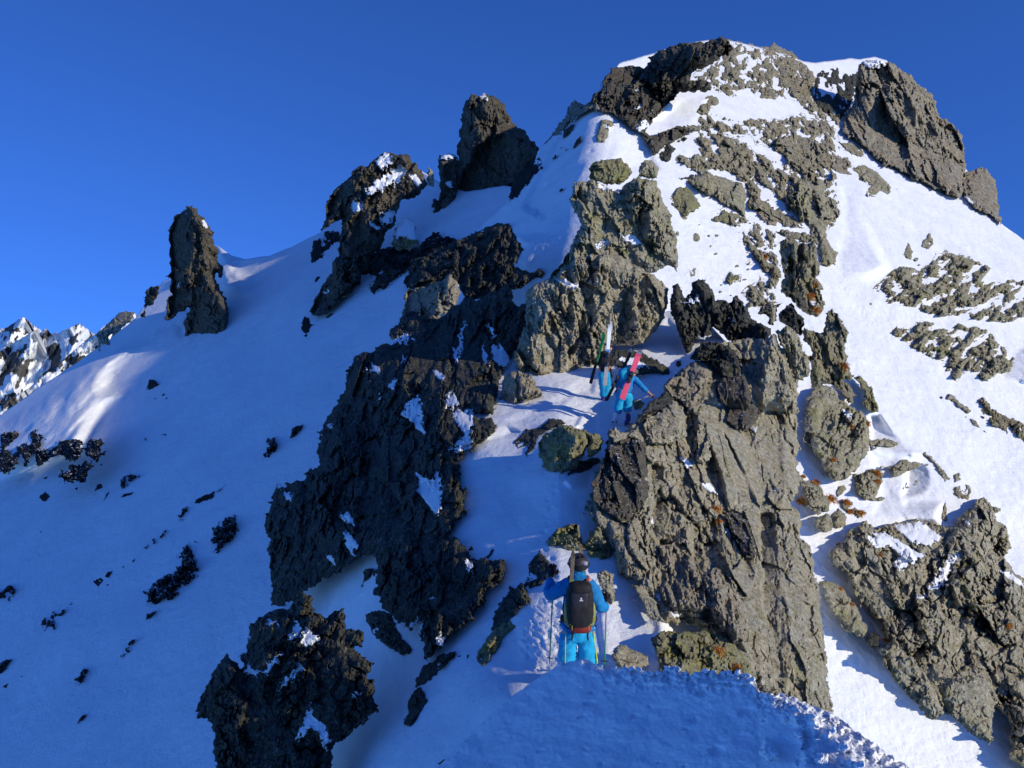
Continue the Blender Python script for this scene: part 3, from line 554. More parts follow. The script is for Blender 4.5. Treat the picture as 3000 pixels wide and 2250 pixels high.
# ---- bottom left rock
blr = plane(900, 1980, 13.6, (-.5, -.62, .6))
blr_ = blr
blr = lambda x, y: np.minimum(blr_(x, y), near(x, y)*.985)
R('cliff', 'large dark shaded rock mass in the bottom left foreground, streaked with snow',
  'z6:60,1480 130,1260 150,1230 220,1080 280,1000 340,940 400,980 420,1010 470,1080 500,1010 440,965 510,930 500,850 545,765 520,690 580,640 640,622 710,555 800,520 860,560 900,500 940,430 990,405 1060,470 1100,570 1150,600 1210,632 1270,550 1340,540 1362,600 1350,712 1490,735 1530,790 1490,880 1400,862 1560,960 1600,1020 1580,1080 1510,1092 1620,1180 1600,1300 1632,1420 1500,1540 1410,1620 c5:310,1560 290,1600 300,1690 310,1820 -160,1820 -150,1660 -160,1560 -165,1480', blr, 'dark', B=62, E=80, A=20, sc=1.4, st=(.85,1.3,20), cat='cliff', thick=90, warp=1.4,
  snow=['z6:640,660 770,636 775,670 690,672', 'z6:855,805 920,720 950,640 970,690 970,765 900,800', 'z6:1030,700 1075,760 1140,770 1060,860 1000,860 980,815', 'z6:590,1125 680,1050 810,890 825,930 720,1050 710,1110 640,1100', 'z6:470,1085 540,1010 560,1075 640,1085 600,1120', 'z6:765,1245 860,1130 960,1005 1012,1070 930,1110 830,1225',
        'z6:915,1690 1010,1520 1058,1330 1085,1480 1180,1540 1230,1690 1180,1760 1130,1600 1060,1560 1000,1660', 'z6:1390,1285 1510,1262 1440,1312', 'z6:440,880 470,870 460,830 500,850 490,930 400,960 340,950', 'z6:1085,840 1140,800 1145,820 1105,850'],
  facets=[('z6:60,1480 220,1080 480,1100 500,1400 420,1660 60,1700', .5, .1, -6, 30), ('z6:1290,1330 1480,1270 1420,1450 1310,1570', .5, 0, -22, 14), ('z6:540,700 1100,560 1200,760 1000,980 600,1060', .1, .15, 12, 30)])
for lab, q, kw in (('stubby dark rock on the shaded snow chute, right of the bottom left mass', 'z6:1550,620 1590,560 1640,545 1740,575 1780,640 1820,720 1840,790 1910,840 1938,890 1900,950 1840,952 1760,880 1620,800 1575,720', {}),
                   ('small hooked rock near the top of the shaded snow chute', 'z6:1530,205 1590,183 1612,210 1560,282 1520,305 1480,370 1515,300', {}),
                   ('thin slanting slab of rock on the edge of the near snow slope', 'c5:618,1345 640,1272 700,1232 782,1198 772,1226 700,1292 650,1335', dict(tilt=(.3,0))),
                   ('narrow dark rock tooth on the edge of the near snow slope, below the thin slab', 'c5:578,1490 588,1420 630,1338 652,1352 668,1400 640,1450 592,1502', dict(tilt=(.4,0))),
                   ('dark leaning rock on the snow left of the nearest climber', 'c5:918,1125 930,1050 990,950 1010,965 1028,930 1040,960 1072,1000 1010,1060 960,1100', dict(tilt=(.35,0))),
                   ('dark pointed rock just left of the nearest climber\'s raised arm', 'c5:1046,945 1060,870 1095,818 1140,850 1165,885 1190,892 1150,912 1100,952 1062,958', dict(tilt=(.3,.1)))):
    R('rock_outcrop', lab, q, 'near', 'dark', B=26, E=22, A=9, sc=.9, cat='rock', **kw)
R('boulder', 'flat topped rock with yellow green lichen on the snow left of the nearest climber', 'c5:862,1215 900,1150 925,1120 975,1076 1014,1110 960,1150 940,1205 880,1270 862,1245', 'near', 'lichen', B=24, E=16, A=6, sc=.8,
  facets=[('c5:900,1140 975,1070 1020,1110 950,1150 900,1200 880,1200', -.5, .5, 14, 8), ('c5:860,1230 930,1190 960,1150 880,1280', .8, .3, -6, 8)])
R('stone', 'little dark stone poking out of the snow at the bottom centre', 'c5:700,1648 722,1632 738,1622 726,1648', 'near', 'dark', B=8, E=6, A=1, cat='stone')
for t in ('c5:780,1226 800,1218 790,1234','c5:818,1222 828,1216 822,1240','c5:822,812 838,795 846,812','c5:895,838 920,805 928,808 905,845'):
    R('stone', 'small dark stone at the lower edge of the shaded snow patch', t, 'near', 'dark', B=7, E=6, A=1, cat='stone', group='small stones at the edge of the shaded snow patch')
R('rock_outcrop', 'rough lichen spotted rock directly behind the nearest climber\'s head', 'c7:560,160 600,100 650,80 690,60 735,70 740,130 760,180 790,110 830,80 880,130 910,210 925,300 930,400 920,470 895,500 860,400 830,330 800,330 770,230 740,300 690,330 660,300 610,220 600,180 570,185', plane(1700,1620,14.2,(-.2,-.9,.3)), 'lichen', B=34, E=26, A=13, sc=.9, cat='outcrop')
R('boulder', 'upright grey rock slab beside the nearest climber\'s right shoulder', 'c7:822,350 840,325 880,318 905,340 920,400 925,470 905,500 880,470 850,440', plane(1775,1720,12.6,(.1,-.95,.2)), 'tan', B=22, E=14, A=5)
# ---- rocks round the terrace
R('boulder', 'big rounded lichen covered boulder in the middle of the ridge below the climbers', 'c6:498,1010 540,968 620,920 700,915 770,950 790,1000 745,1100 700,1165 600,1202 560,1160 520,1090', plane(1650,1330,17.5,(-.2,-.93,.2)), 'lichen', B=62, E=62, A=7, sc=1.2, fslope=.6,
  facets=[('c6:640,1130 780,980 795,1010 745,1100 690,1175 610,1210', -1.0, -.5, 10, 10), ('c6:490,1010 620,915 760,950 690,1090 560,1120', .75, .25, -4, 16)], cat='boulder')
R('boulder', 'smaller lichen covered boulder leaning on the right of the big round one', 'c6:770,955 830,958 864,1000 850,1050 790,1092 768,1085 788,1000', plane(1740,1310,17.3,(.0,-.95,.2)), 'lichen', B=30, E=24, A=5, facets=[('c6:765,950 810,955 790,1040 760,1090', .8, 0, -4, 6)], cat='boulder')
R('rock_outcrop', 'dark broken rocks on the snow behind the big lichen boulder', 'c6:380,1000 390,980 450,930 480,940 560,888 640,878 668,905 600,925 520,970 490,1020 455,1082 445,1070 470,1015 400,1042', 'near', 'dark', B=20, E=18, A=10, sc=.8, cat='outcrop', tilt=(.3,0))
R('rock_outcrop', 'dark rock shelf under the right side of the lichen boulders', 'c6:660,1190 690,1150 740,1100 830,1085 850,1100 800,1140 760,1160 700,1180', 'near', 'dark', B=16, E=12, A=6, sc=.8, cat='outcrop')
slb = plane(1880, 1060, 24.8, (.1, -.8, .5))
R('boulder', 'long fallen slab with a triangle of snow on it, behind the climbers', 'c6:895,560 905,520 930,508 1000,512 1065,518 1150,560 1225,605 1225,640 1135,632 1060,640 1010,628 930,602', slb, 'dark', B=24, E=14, A=4, sc=1.0, fslope=.5, snow=[('c6:940,558 1000,545 1055,565 1110,602 1040,602 980,580', 0, .6, 3)], cat='boulder')
R('boulder', 'half buried tan rock in the snow just right of the lower climber\'s legs', 'c6:1015,800 1030,770 1060,775 1085,800 1070,825 1030,830', 'near', 'lichen', B=18, E=12, A=4, sc=.7)
R('stone', 'lone stone on the bright snow triangle right of the climbers', 'c6:1254,590 1262,568 1282,568 1288,590 1268,600', 'near', 'dark', B=10, E=8, A=2, cat='stone')
# ---- the middle tower above the climbers
t2 = plane(1800, 1020, 27, (.18, -.88, .42)); t1 = plane(1820, 750, 31, (.18, -.88, .42))
R('rock_tower', 'upper half of the lichen grey tower above the climbers, flat topped',
  'c3:110,845 128,790 150,760 210,752 290,790 350,800 372,765 420,742 470,745 515,752 522,800 545,850 580,935 600,1010 620,1100 612,1172 560,1150 500,1180 300,1200 60,1230 10,1215 40,1180 100,1080 165,960 130,900', t1, 'green', B=65, E=55, A=24, st=(.8,1.35,-12), sc=1.35, cat='pinnacle', tilt=(.03,-.05),
  facets=[('c3:500,800 620,1080 600,1170 530,1110 440,1030 480,900', -.45, 0, 14), ('c3:110,840 200,830 230,1000 60,1200 0,1230 130,900', .8, 0, -12, 20), ('c3:350,1010 440,1000 560,1160 420,1150', -.1, .3, 10)],
  snow=[('c3:355,1010 400,1005 440,1045 430,1060 370,1045', 0, .5, 5), ('c3:235,770 300,785 350,800 330,812 240,790', 0, .7, 5), ('c3:225,1060 290,1030 290,1045 240,1075', .1, .6, 4)])
R('rock_tower', 'massive grey brown rock wall with long cracks, right behind the two climbers',
  'c6:560,135 600,112 640,70 700,20 800,-10 900,-20 1010,30 1100,80 1180,140 1215,195 1212,280 1160,392 1080,466 1000,480 910,474 865,545 800,605 650,675 520,694 470,660 440,600 428,640 370,560 400,480 440,380 450,200 490,145', t2, 'tan', B=80, E=50, A=26, st=(.72,1.7,-14), sc=1.7, cat='pinnacle',
  facets=[('c6:925,410 990,160 1030,170 1015,330 960,430', 1.0, 0, -24, 8), ('c6:660,520 760,380 900,160 880,260 740,470 680,560', .9, 0, -22, 9), ('c6:1020,160 1200,180 1210,290 1080,460 1000,470 1010,330', -.35, -.05, 16, 10), ('c6:800,120 960,90 960,300 880,440 800,590 740,560 800,330', -.3, 0, 14, 12),
          ('c6:680,210 800,110 810,200 700,420 690,340', -.5, 0, 18, 10), ('c6:450,200 660,150 690,260 640,320 440,400', .35, -.1, 4, 10), ('c6:380,540 620,380 640,440 560,660 440,590', .4, .2, 2, 14)],
  snow=[('c6:595,115 650,130 740,165 700,175 620,140', 0, .5, 4)])
R('boulder', 'cluster of lichen covered blocks on the flat top of the grey tower', 'c3:198,745 200,700 230,668 262,660 300,652 350,662 382,682 398,715 372,760 340,770 292,778 215,750', t1, 'lichen', B=30, E=22, A=11, sc=.8, cat='boulder')
R('boulder', 'square block at the right end of the flat tower top', 'c3:425,735 430,690 452,658 490,660 515,700 515,745 470,748', t1, 'green', B=24, E=16, A=6, sc=.7, cat='boulder')

# ---- sunlit summit mass
sl = front(plane(1930, 300, 88, (-.45, -.75, .48)), mount)
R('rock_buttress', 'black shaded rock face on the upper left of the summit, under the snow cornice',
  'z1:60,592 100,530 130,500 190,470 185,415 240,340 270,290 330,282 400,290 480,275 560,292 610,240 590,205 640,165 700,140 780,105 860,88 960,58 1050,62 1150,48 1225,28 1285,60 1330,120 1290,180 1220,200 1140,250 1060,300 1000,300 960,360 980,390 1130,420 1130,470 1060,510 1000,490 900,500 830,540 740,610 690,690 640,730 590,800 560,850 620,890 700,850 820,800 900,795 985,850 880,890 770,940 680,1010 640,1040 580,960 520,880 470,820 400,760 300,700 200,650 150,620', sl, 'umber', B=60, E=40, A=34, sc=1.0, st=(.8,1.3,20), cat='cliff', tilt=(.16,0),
  facets=[('z1:930,90 1180,50 1300,110 1180,230 1020,290 930,230', -.6, 0, 24, 16), ('z1:640,420 880,300 960,380 820,540 720,600', -.25, -.1, 14, 20), ('z1:280,300 400,330 360,460 300,420', -.5, 0, 12, 10)],
  snow=[('z1:455,640 520,600 540,620 480,660', .2, .6, 3), ('z1:480,810 570,740 580,790 510,860', .3, .5, 3), ('z1:590,680 620,640 610,700', .3,.5,3), ('z1:470,470 500,455 505,490 480,490', .2,.5,3)])
R('rock_outcrop', 'reddish rock crest on the skyline between the summit and the snow rib', 'z1:-100,760 -40,690 0,620 40,610 70,590 150,600 170,640 100,660 40,680 0,690 -60,760', sl, 'brown', B=18, E=14, A=11, sc=.5, cat='outcrop')
zone = dict(cover=(.12, 34), B=8, E=20, A=18, sc=.85, cat='outcrop')
R('rock_outcrop', 'broken rocks scattered over the snow at the very top of the summit', 'z1:1190,160 1230,60 1290,50 1400,70 1500,105 1640,110 1690,80 1720,120 1830,165 1920,235 1990,300 2030,370 2030,460 1990,560 1900,570 1820,540 1750,470 1700,560 1570,540 1540,480 1440,490 1320,540 1230,520 1150,470 1080,520 990,480 960,390 1010,300 1140,250', 'right', 'summit', st=(.9,1.1,30), **dict(zone, cover=(-.16,40), sc=.7))
R('boulder', 'lone dark pointed rock on the skyline right of the summit top', 'z1:1620,150 1640,110 1682,78 1710,110 1720,150 1670,165', 'right', 'brown', B=18, E=12, A=7, sc=.5)
R('rock_outcrop', 'rounded rock lump below the summit, on the left edge of the small snowfield', 'z1:1010,690 1030,640 1060,590 1090,540 1130,515 1210,580 1180,620 1120,640 1100,700', 'right', 'summit', B=26, E=18, A=13, sc=.6, tilt=(-.15,0), cat='outcrop')
R('rock_outcrop', 'flat rock island at the upper right of the small summit snowfield', 'z1:1550,545 1570,490 1640,458 1720,480 1745,530 1680,560 1620,575', 'right', 'summit', B=21, E=16, A=13, sc=.6, cat='outcrop')
R('rock_outcrop', 'long rock band down the summit\'s right edge, beside the snowfield', 'z1:1700,290 1760,200 1850,170 1920,260 2010,330 2035,450 2000,520 1980,560 2040,640 2000,690 1920,620 1880,550 1800,500 1760,420', 'right', 'summit', B=31, E=20, A=20, sc=.7, cat='outcrop')
R('rock_outcrop', 'dark broken rocks in the shaded notch left of the grey buttress', 'c3:1238,300 1250,250 1290,238 1360,225 1372,260 1440,245 1470,290 1445,400 1400,445 1360,475 1310,490 1262,430 1232,370', 'right', 'dark', st=(.8,1.3,-10), **dict(zone, cover=(-.12,34), sc=.7))
R('rock_buttress', 'large rust grey rock bulge on the middle of the summit slope', 'z1:1640,960 1700,900 1800,878 1900,875 2000,890 2100,960 2180,1050 2160,1150 2212,1230 2180,1310 2080,1310 1990,1290 1940,1320 1880,1240 1800,1130 1750,1060', 'right', 'summit', B=44, E=34, A=24, sc=.95, st=(.75,1.5,-25), cat='cliff', facets=[('z1:1640,960 1820,880 2000,900 2050,1000 1850,1060', 0, .5, -6, 20)])
zl = [('speckled stones on the snow along the lower rim of the small snowfield', 'z1:890,830 930,760 1000,770 1060,730 1200,735 1320,740 1500,720 1600,740 1700,760 1840,690 1900,690 1990,760 2100,730 2200,830 2180,880 2060,880 1960,850 1800,830 1640,960 1560,920 1520,820 1400,790 1380,870 1280,880 1180,900 1100,860 980,850', (-.12,36)),
      ('rock and snow band running down the middle of the summit slope', 'z1:1440,1160 1490,1090 1560,1020 1680,1100 1800,1160 1880,1250 1900,1330 1880,1420 1950,1500 2100,1560 2212,1600 2212,1700 1990,1700 1800,1520 1660,1380 1540,1280', (-.2,36)),
      ('grey broken rocks left of the middle snow tongue, above the pale slab', 'z1:970,900 1060,880 1160,900 1280,890 1370,960 1440,950 1490,1040 1480,1160 1520,1260 1440,1290 1300,1240 1180,1190 1100,1180 1000,1180 860,1110 800,1050 850,1030 960,1070 1010,1010 980,960', (-.3,38)),
 ('many small broken rocks sprinkled over the whole summit face', 'z1:960,390 1130,420 1200,560 1020,700 900,780 980,880 1180,990 1260,1200 1430,1300 1560,1420 1700,1600 1880,1700 2240,1700 2240,640 2050,560 1990,300 1830,165 1640,110 1500,105 1290,60 1200,200', (.24,30)),
 ('small stones and rock ribs below the grey green slab face, along the diagonal snow', 'z2:420,230 560,130 700,230 900,330 1000,370 960,520 1000,700 1000,950 860,1060 700,1000 640,900 820,800 800,640 700,560 640,400', (.22,26))]
HOLES = ['z1:1170,520 1330,560 1450,490 1560,560 1700,570 1880,560 1960,660 2060,740 1900,690 1700,740 1500,700 1200,720 1130,640', 'z1:830,1040 930,880 1080,880 1000,1000 960,1060', 'z1:1090,1060 1200,1100 1270,1250 1180,1190', 'z1:1280,860 1370,900 1460,860 1520,960 1640,980 1760,1120 1600,1050 1480,1000 1400,930', 'z1:1500,1200 1640,1380 1800,1560 1700,1480 1560,1330', 'z1:1340,140 1500,130 1560,200 1480,280 1380,200', 'z1:1060,300 1200,250 1190,340 1080,360', 'z1:900,1000 700,1130 1040,1210 1400,1600 1700,1760 900,1760 640,1150']
for k_, (lab, q, cv) in enumerate(zl): R('rock_outcrop', lab, q, 'right', 'summit', st=(.85,1.3,-35), **dict(zone, cover=cv, sc=.5 if k_ > 2 else .75), holes=HOLES if k_ == 3 else ())
R('rock_outcrop', 'dark broken rocks at the foot of the black face, above the bright snow triangle', 'z1:640,1040 720,960 800,900 900,870 940,900 900,950 830,1030 800,1060 830,1080 740,1110 690,1090', 'right', 'dark', st=(.9,1.2,-30), **dict(zone, cover=(-.2,30)))
R('rock_outcrop', 'big grey slab face with a green tint, above the smooth diagonal snow strip', 'z1:905,1270 960,1245 1040,1220 1100,1200 1180,1210 1290,1250 1400,1290 1440,1400 1430,1500 1418,1565 1340,1520 1240,1465 1130,1410 1040,1360', 'right', 'green', B=39, E=16, A=17, sc=.9, st=(.75,1.5,-15), cat='cliff', facets=[('z1:1240,1360 1330,1330 1370,1430 1400,1560 1250,1470', -.2, 0, 10)])
R('rock_outcrop', 'wedge of rock tapering left onto the snow beside the diagonal strip', 'z1:830,1238 900,1235 1000,1222 1100,1205 1040,1240 940,1260 870,1252', 'right', 'dark', B=13, E=10, A=6, sc=.5)
R('rock_outcrop', 'knobbly lichen rocks above the bright snow notch', 'z1:820,1070 860,1038 960,1080 1000,1035 1050,1050 1092,1090 1085,1150 1130,1200 1060,1215 1000,1190 900,1140', 'right', 'green', B=31, E=18, A=17, sc=.7, cat='outcrop')
R('rock_outcrop', 'dark olive rock knob in the centre of the summit slope', 'z1:1180,985 1240,950 1330,955 1430,950 1482,1030 1472,1170 1500,1230 1420,1230 1330,1200 1260,1180 1200,1100', 'right', 'summit', B=36, E=20, A=21, sc=.75, cat='outcrop')
R('rock_outcrop', 'ragged grey ribs running down from the olive knob toward the snow gully', 'z1:1420,1290 1500,1230 1560,1330 1560,1420 1640,1440 1680,1560 1660,1640 1580,1600 1540,1560 1440,1480', 'right', 'summit', B=23, E=16, A=18, sc=.7, cat='outcrop', cover=(-.4,30))
R('rock_outcrop', 'rounded olive rocks at the tail of the ragged grey ribs', 'z2:830,160 880,150 940,190 985,178 1070,250 1150,300 1200,340 1130,330 1050,340 960,305 945,335 880,310 820,270 790,230', 'right', 'summit', B=26, E=16, A=17, sc=.7, cat='outcrop')
R('rock_outcrop', 'tall grey green rib dropping from the summit slope to the rock column', 'z2:1010,60 1100,-60 1400,-60 1400,60 1480,120 1512,255 1420,300 1390,380 1400,430 1430,500 1505,555 1460,600 1465,665 1340,672 1320,560 1280,440 1240,350 1160,280 1080,180', 'right', 'green', B=42, E=26, A=27, sc=.95, st=(.75,1.5,-15), cat='cliff')
R('rock_column', 'double column of yellowish rock split by a deep dark crack, on the crest of the rib', 'z2:985,525 1000,465 1040,440 1100,440 1140,480 1200,470 1280,470 1310,560 1335,640 1322,725 1290,780 1350,850 1372,1010 1330,1090 1250,1110 1180,1050 1130,1010 1010,900 1030,760 1000,640', plane(2370, 830, 41, (0,-.9,.4)), 'rusty', B=57, E=26, A=20, sc=.8, st=(.7,1.7,0), cat='pinnacle',
  facets=[('z2:1135,480 1200,480 1190,600 1160,660 1130,640', 0, 0, -40, 6), ('z2:1190,500 1280,480 1320,700 1200,790 1160,720', -.2, 0, 14, 8), ('z2:990,520 1100,500 1060,720 1010,800', .6, 0, -8, 10), ('z2:1190,810 1240,820 1310,980 1260,930 1200,880', 0, 0, -22, 6)],
  snow=[('z2:1240,955 1310,990 1280,1025 1250,1000', 0, .4, 4), ('z2:1150,480 1180,500 1160,520', 0,.5,3), ('z2:1210,475 1250,480 1240,495',0,.5,3)])
R('rock_outcrop', 'low blocky rocks capping the ridge just above the split column', 'z2:955,385 1000,352 1060,365 1150,390 1260,400 1300,480 1200,490 1130,450 1060,440 990,430', plane(2330, 695, 44, (0,-.8,.55)), 'summit', B=31, E=16, A=15, sc=.6, cat='outcrop')
R('rock_outcrop', 'snow dusted rust stained rocks left of the split column', 'z2:690,645 760,590 720,540 730,510 820,500 870,560 890,630 1000,680 1015,770 960,825 930,920 880,900 880,760 830,700 800,660 710,680', 'right', 'rusty', B=26, E=18, A=18, sc=.6, cat='outcrop', cover=(-.15,34))
R('rock_outcrop', 'thin dark stones in a line on the snow above the rust stained rocks', 'z2:715,432 745,440 790,500 770,490', 'right', 'dark', B=10, E=8, A=4, sc=.4)
R('boulder', 'angular lichen block casting a blue shadow on the snow right of the grey tower', 'c3:575,838 595,800 622,783 650,790 690,830 722,870 700,888 640,920 615,905 585,880', 'right', 'lichen', B=39, E=16, A=10, sc=.7, cat='boulder', facets=[('c3:575,835 640,790 650,910 590,890', .7, .1, -8, 8), ('c3:640,860 690,820 725,870 640,922', -.5, .2, 10, 6)])
R('boulder', 'lower lichen block on the diagonal snow, below the angular one', 'c3:762,938 790,915 822,888 850,908 848,962 820,950', 'right', 'lichen', B=26, E=12, A=7, sc=.6, cat='boulder', tilt=(-.2,0))
for lab, q in (('small round stone low on the snow apron, right of the tower', 'c3:680,1008 690,996 704,1000 718,1030 700,1044 684,1036'), ('small stone at the right edge of the grey tower, on the apron', 'c3:600,1010 605,992 616,990 620,1016'), ('peg shaped stone standing on the lower snow apron', 'c3:664,1200 664,1168 690,1166 690,1200'),
               ('thin sliver of stone on the diagonal snow strip', 'z2:862,365 880,370 898,415 880,420'), ('flat stones under the angular lichen block', 'z2:120,255 165,232 205,262 150,285')):
    R('stone', lab, q, 'right', 'green', B=13, E=8, A=3, cat='stone', sc=.5)
R('rock_outcrop', 'bright yellow green lichen stones in the middle of the snow apron', 'c3:815,1215 830,1195 850,1170 870,1190 905,1195 900,1225 870,1225 855,1240', 'right', 'lichen', B=18, E=10, A=11, sc=.5, cover=(-.2,26), cat='outcrop')
R('rock_outcrop', 'scattered rocks half sunk in the lower end of the snow apron', 'z2:700,920 780,840 800,870 870,980 930,970 1000,980 1000,1020 900,1030 860,1080 820,1140 790,1100 830,1020 740,1050 660,1050 690,1000 720,980', 'right', 'green', B=18, E=12, A=13, sc=.6, cat='outcrop', cover=(-.1,30))
# ---- right buttress
btr = front(plane(2680, 420, 118, (.25, -.87, .42)), right)
R('rock_buttress', 'huge pale grey rock buttress on the right skyline, capped with snow', 'c3:1440,240 1460,212 1520,198 1590,208 1640,248 1690,270 1705,300 1765,340 1805,385 1815,455 1860,475 1900,518 1930,555 1942,640 1940,700 1935,790 1920,842 1850,812 1740,762 1660,722 1560,682 1480,602 1400,562 1375,520 1368,470 1400,440 1430,340', btr, 'brown', B=85, E=70, A=26, sc=1.35, st=(.7,1.8,-22), cat='cliff',
  facets=[('c3:1370,460 1450,260 1520,330 1480,590 1400,560', .55, .1, -14, 20), ('c3:1560,360 1700,330 1800,470 1740,600 1600,560', -.25, -.1, 14, 20), ('c3:1540,400 1600,380 1580,640 1500,600', .6, 0, -10, 10)],
  snow=[('c3:1445,215 1520,180 1580,200 1570,225 1500,235', 0, .7, 5), ('c3:1400,340 1425,330 1410,430 1390,440', .2, .5, 3)])
R('rock_tower', 'separate brown rock lump at the right end of the skyline buttress', 'c3:1925,760 1938,715 1990,692 2042,708 2062,745 2092,785 2092,850 2110,958 2060,925 1970,872 1935,835', btr, 'brown', B=40, E=34, A=14, sc=.9, st=(.8,1.4,-15), cat='pinnacle', snow=[('c3:1930,820 1990,860 1960,870 1925,850', 0,.4,4)])
R('rock_outcrop', 'flat olive rocks on the snow ledge under the buttress', 'c3:1355,575 1410,578 1470,625 1482,645 1420,640 1380,610', 'right', 'summit', B=14, E=12, A=8, sc=.5, cat='outcrop')
R('rock_outcrop', 'cluster of grey green rocks at the head of the big right snowfield', 'c3:1425,705 1470,683 1500,700 1560,742 1592,790 1585,832 1560,815 1530,822 1490,836 1485,800 1500,780 1450,745', 'right', 'green', B=20, E=14, A=13, sc=.65, cat='outcrop')
R('rock_outcrop', 'rocks strung along the snow between the rust grey bulge and the right snowfield', 'c3:1330,640 1400,655 1420,700 1380,700 1420,730 1350,720 1320,700', 'right', 'summit', B=14, E=12, A=9, sc=.5, cat='outcrop')
R('boulder', 'small rock with a windblown snow tail, upper of two on the right snowfield', 'c3:1735,1062 1745,1030 1772,998 1790,1020 1800,1052 1770,1078', 'right', 'green', B=14, E=12, A=6, sc=.5)
R('boulder', 'small dark rock with a windblown snow tail, lower of two on the right snowfield', 'c3:1650,1100 1665,1065 1680,1050 1698,1075 1692,1122 1665,1118', 'right', 'green', B=14, E=12, A=6, sc=.5)
R('stone', 'tiny stone high on the smooth right snowfield', 'c3:1618,800 1624,792 1628,804', 'right', 'black', B=5, E=5, A=1, cat='stone', sink=1)
wz = dict(st=(1.5,.8,-28), cat='outcrop', B=8, E=18, A=14, sc=.8)
R('rock_outcrop', 'wide patch of olive rocks and snow pockets in the middle of the right snowfield', 'c3:1500,1245 1545,1215 1600,1155 1660,1150 1720,1170 1780,1140 1800,1095 1880,1090 1960,1100 2010,1120 2062,1165 2040,1230 2130,1200 2240,1215 2260,1400 2130,1425 2000,1400 1900,1385 1800,1392 1700,1352 1560,1318 1530,1290', 'right', 'green', cover=(-.25,46), **wz)
R('rock_outcrop', 'lower right patch of dark olive rocks with snow between them, above the bare gully', 'c3:1560,1425 1680,1440 1760,1395 1850,1445 1900,1415 2050,1445 2150,1550 2200,1610 2150,1640 2070,1660 1960,1640 1860,1595 1740,1572 1620,1480', 'right', 'green', cover=(-.22,46), **wz)
R('rock_outcrop', 'rocks trailing off the lower edge of the right patch toward the gully', 'z3:1640,150 1720,120 1850,160 1950,210 2130,120 2160,200 1990,300 1900,350 1830,320 1700,270 1640,345 1560,290 1495,230 1530,180', 'right', 'green', cover=(-.12,40), **wz)
R('rock_outcrop', 'thin diagonal line of stones in the smooth gully snow, left one of two', 'z3:1540,485 1565,445 1620,480 1660,530 1760,585 1730,640 1690,610 1640,560 1600,510', 'right', 'green', B=14, E=10, A=7, sc=.5, cat='outcrop')
R('rock_outcrop', 'long diagonal line of ochre spotted rocks at the right edge above the gully', 'z3:1825,490 1850,480 1900,540 1930,580 2000,615 2100,660 2230,720 2230,900 2160,820 2090,750 2060,740 2075,810 2030,760 1960,720 1915,680 1940,650 1830,605 1870,580', 'right', 'rusty', B=18, E=14, A=12, sc=.7, cat='outcrop')
R('boulder', 'slender stone below the thin diagonal line in the gully', 'z3:1728,672 1760,665 1810,700 1845,755 1800,730', 'right', 'green', B=10, E=8, A=3, sc=.4)
for t in ('z3:1485,485 1500,474 1520,490 1500,502','z3:1705,650 1720,648 1718,660','z3:1850,770 1870,768 1890,798','z3:1835,640 1870,655 1860,668','z3:1400,370 1415,372 1410,384'):
    R('stone', 'tiny stone lying on the smooth gully snow', t, 'right', 'dark', B=5, E=5, A=1, cat='stone', group='tiny stones on the gully snow', sink=1)

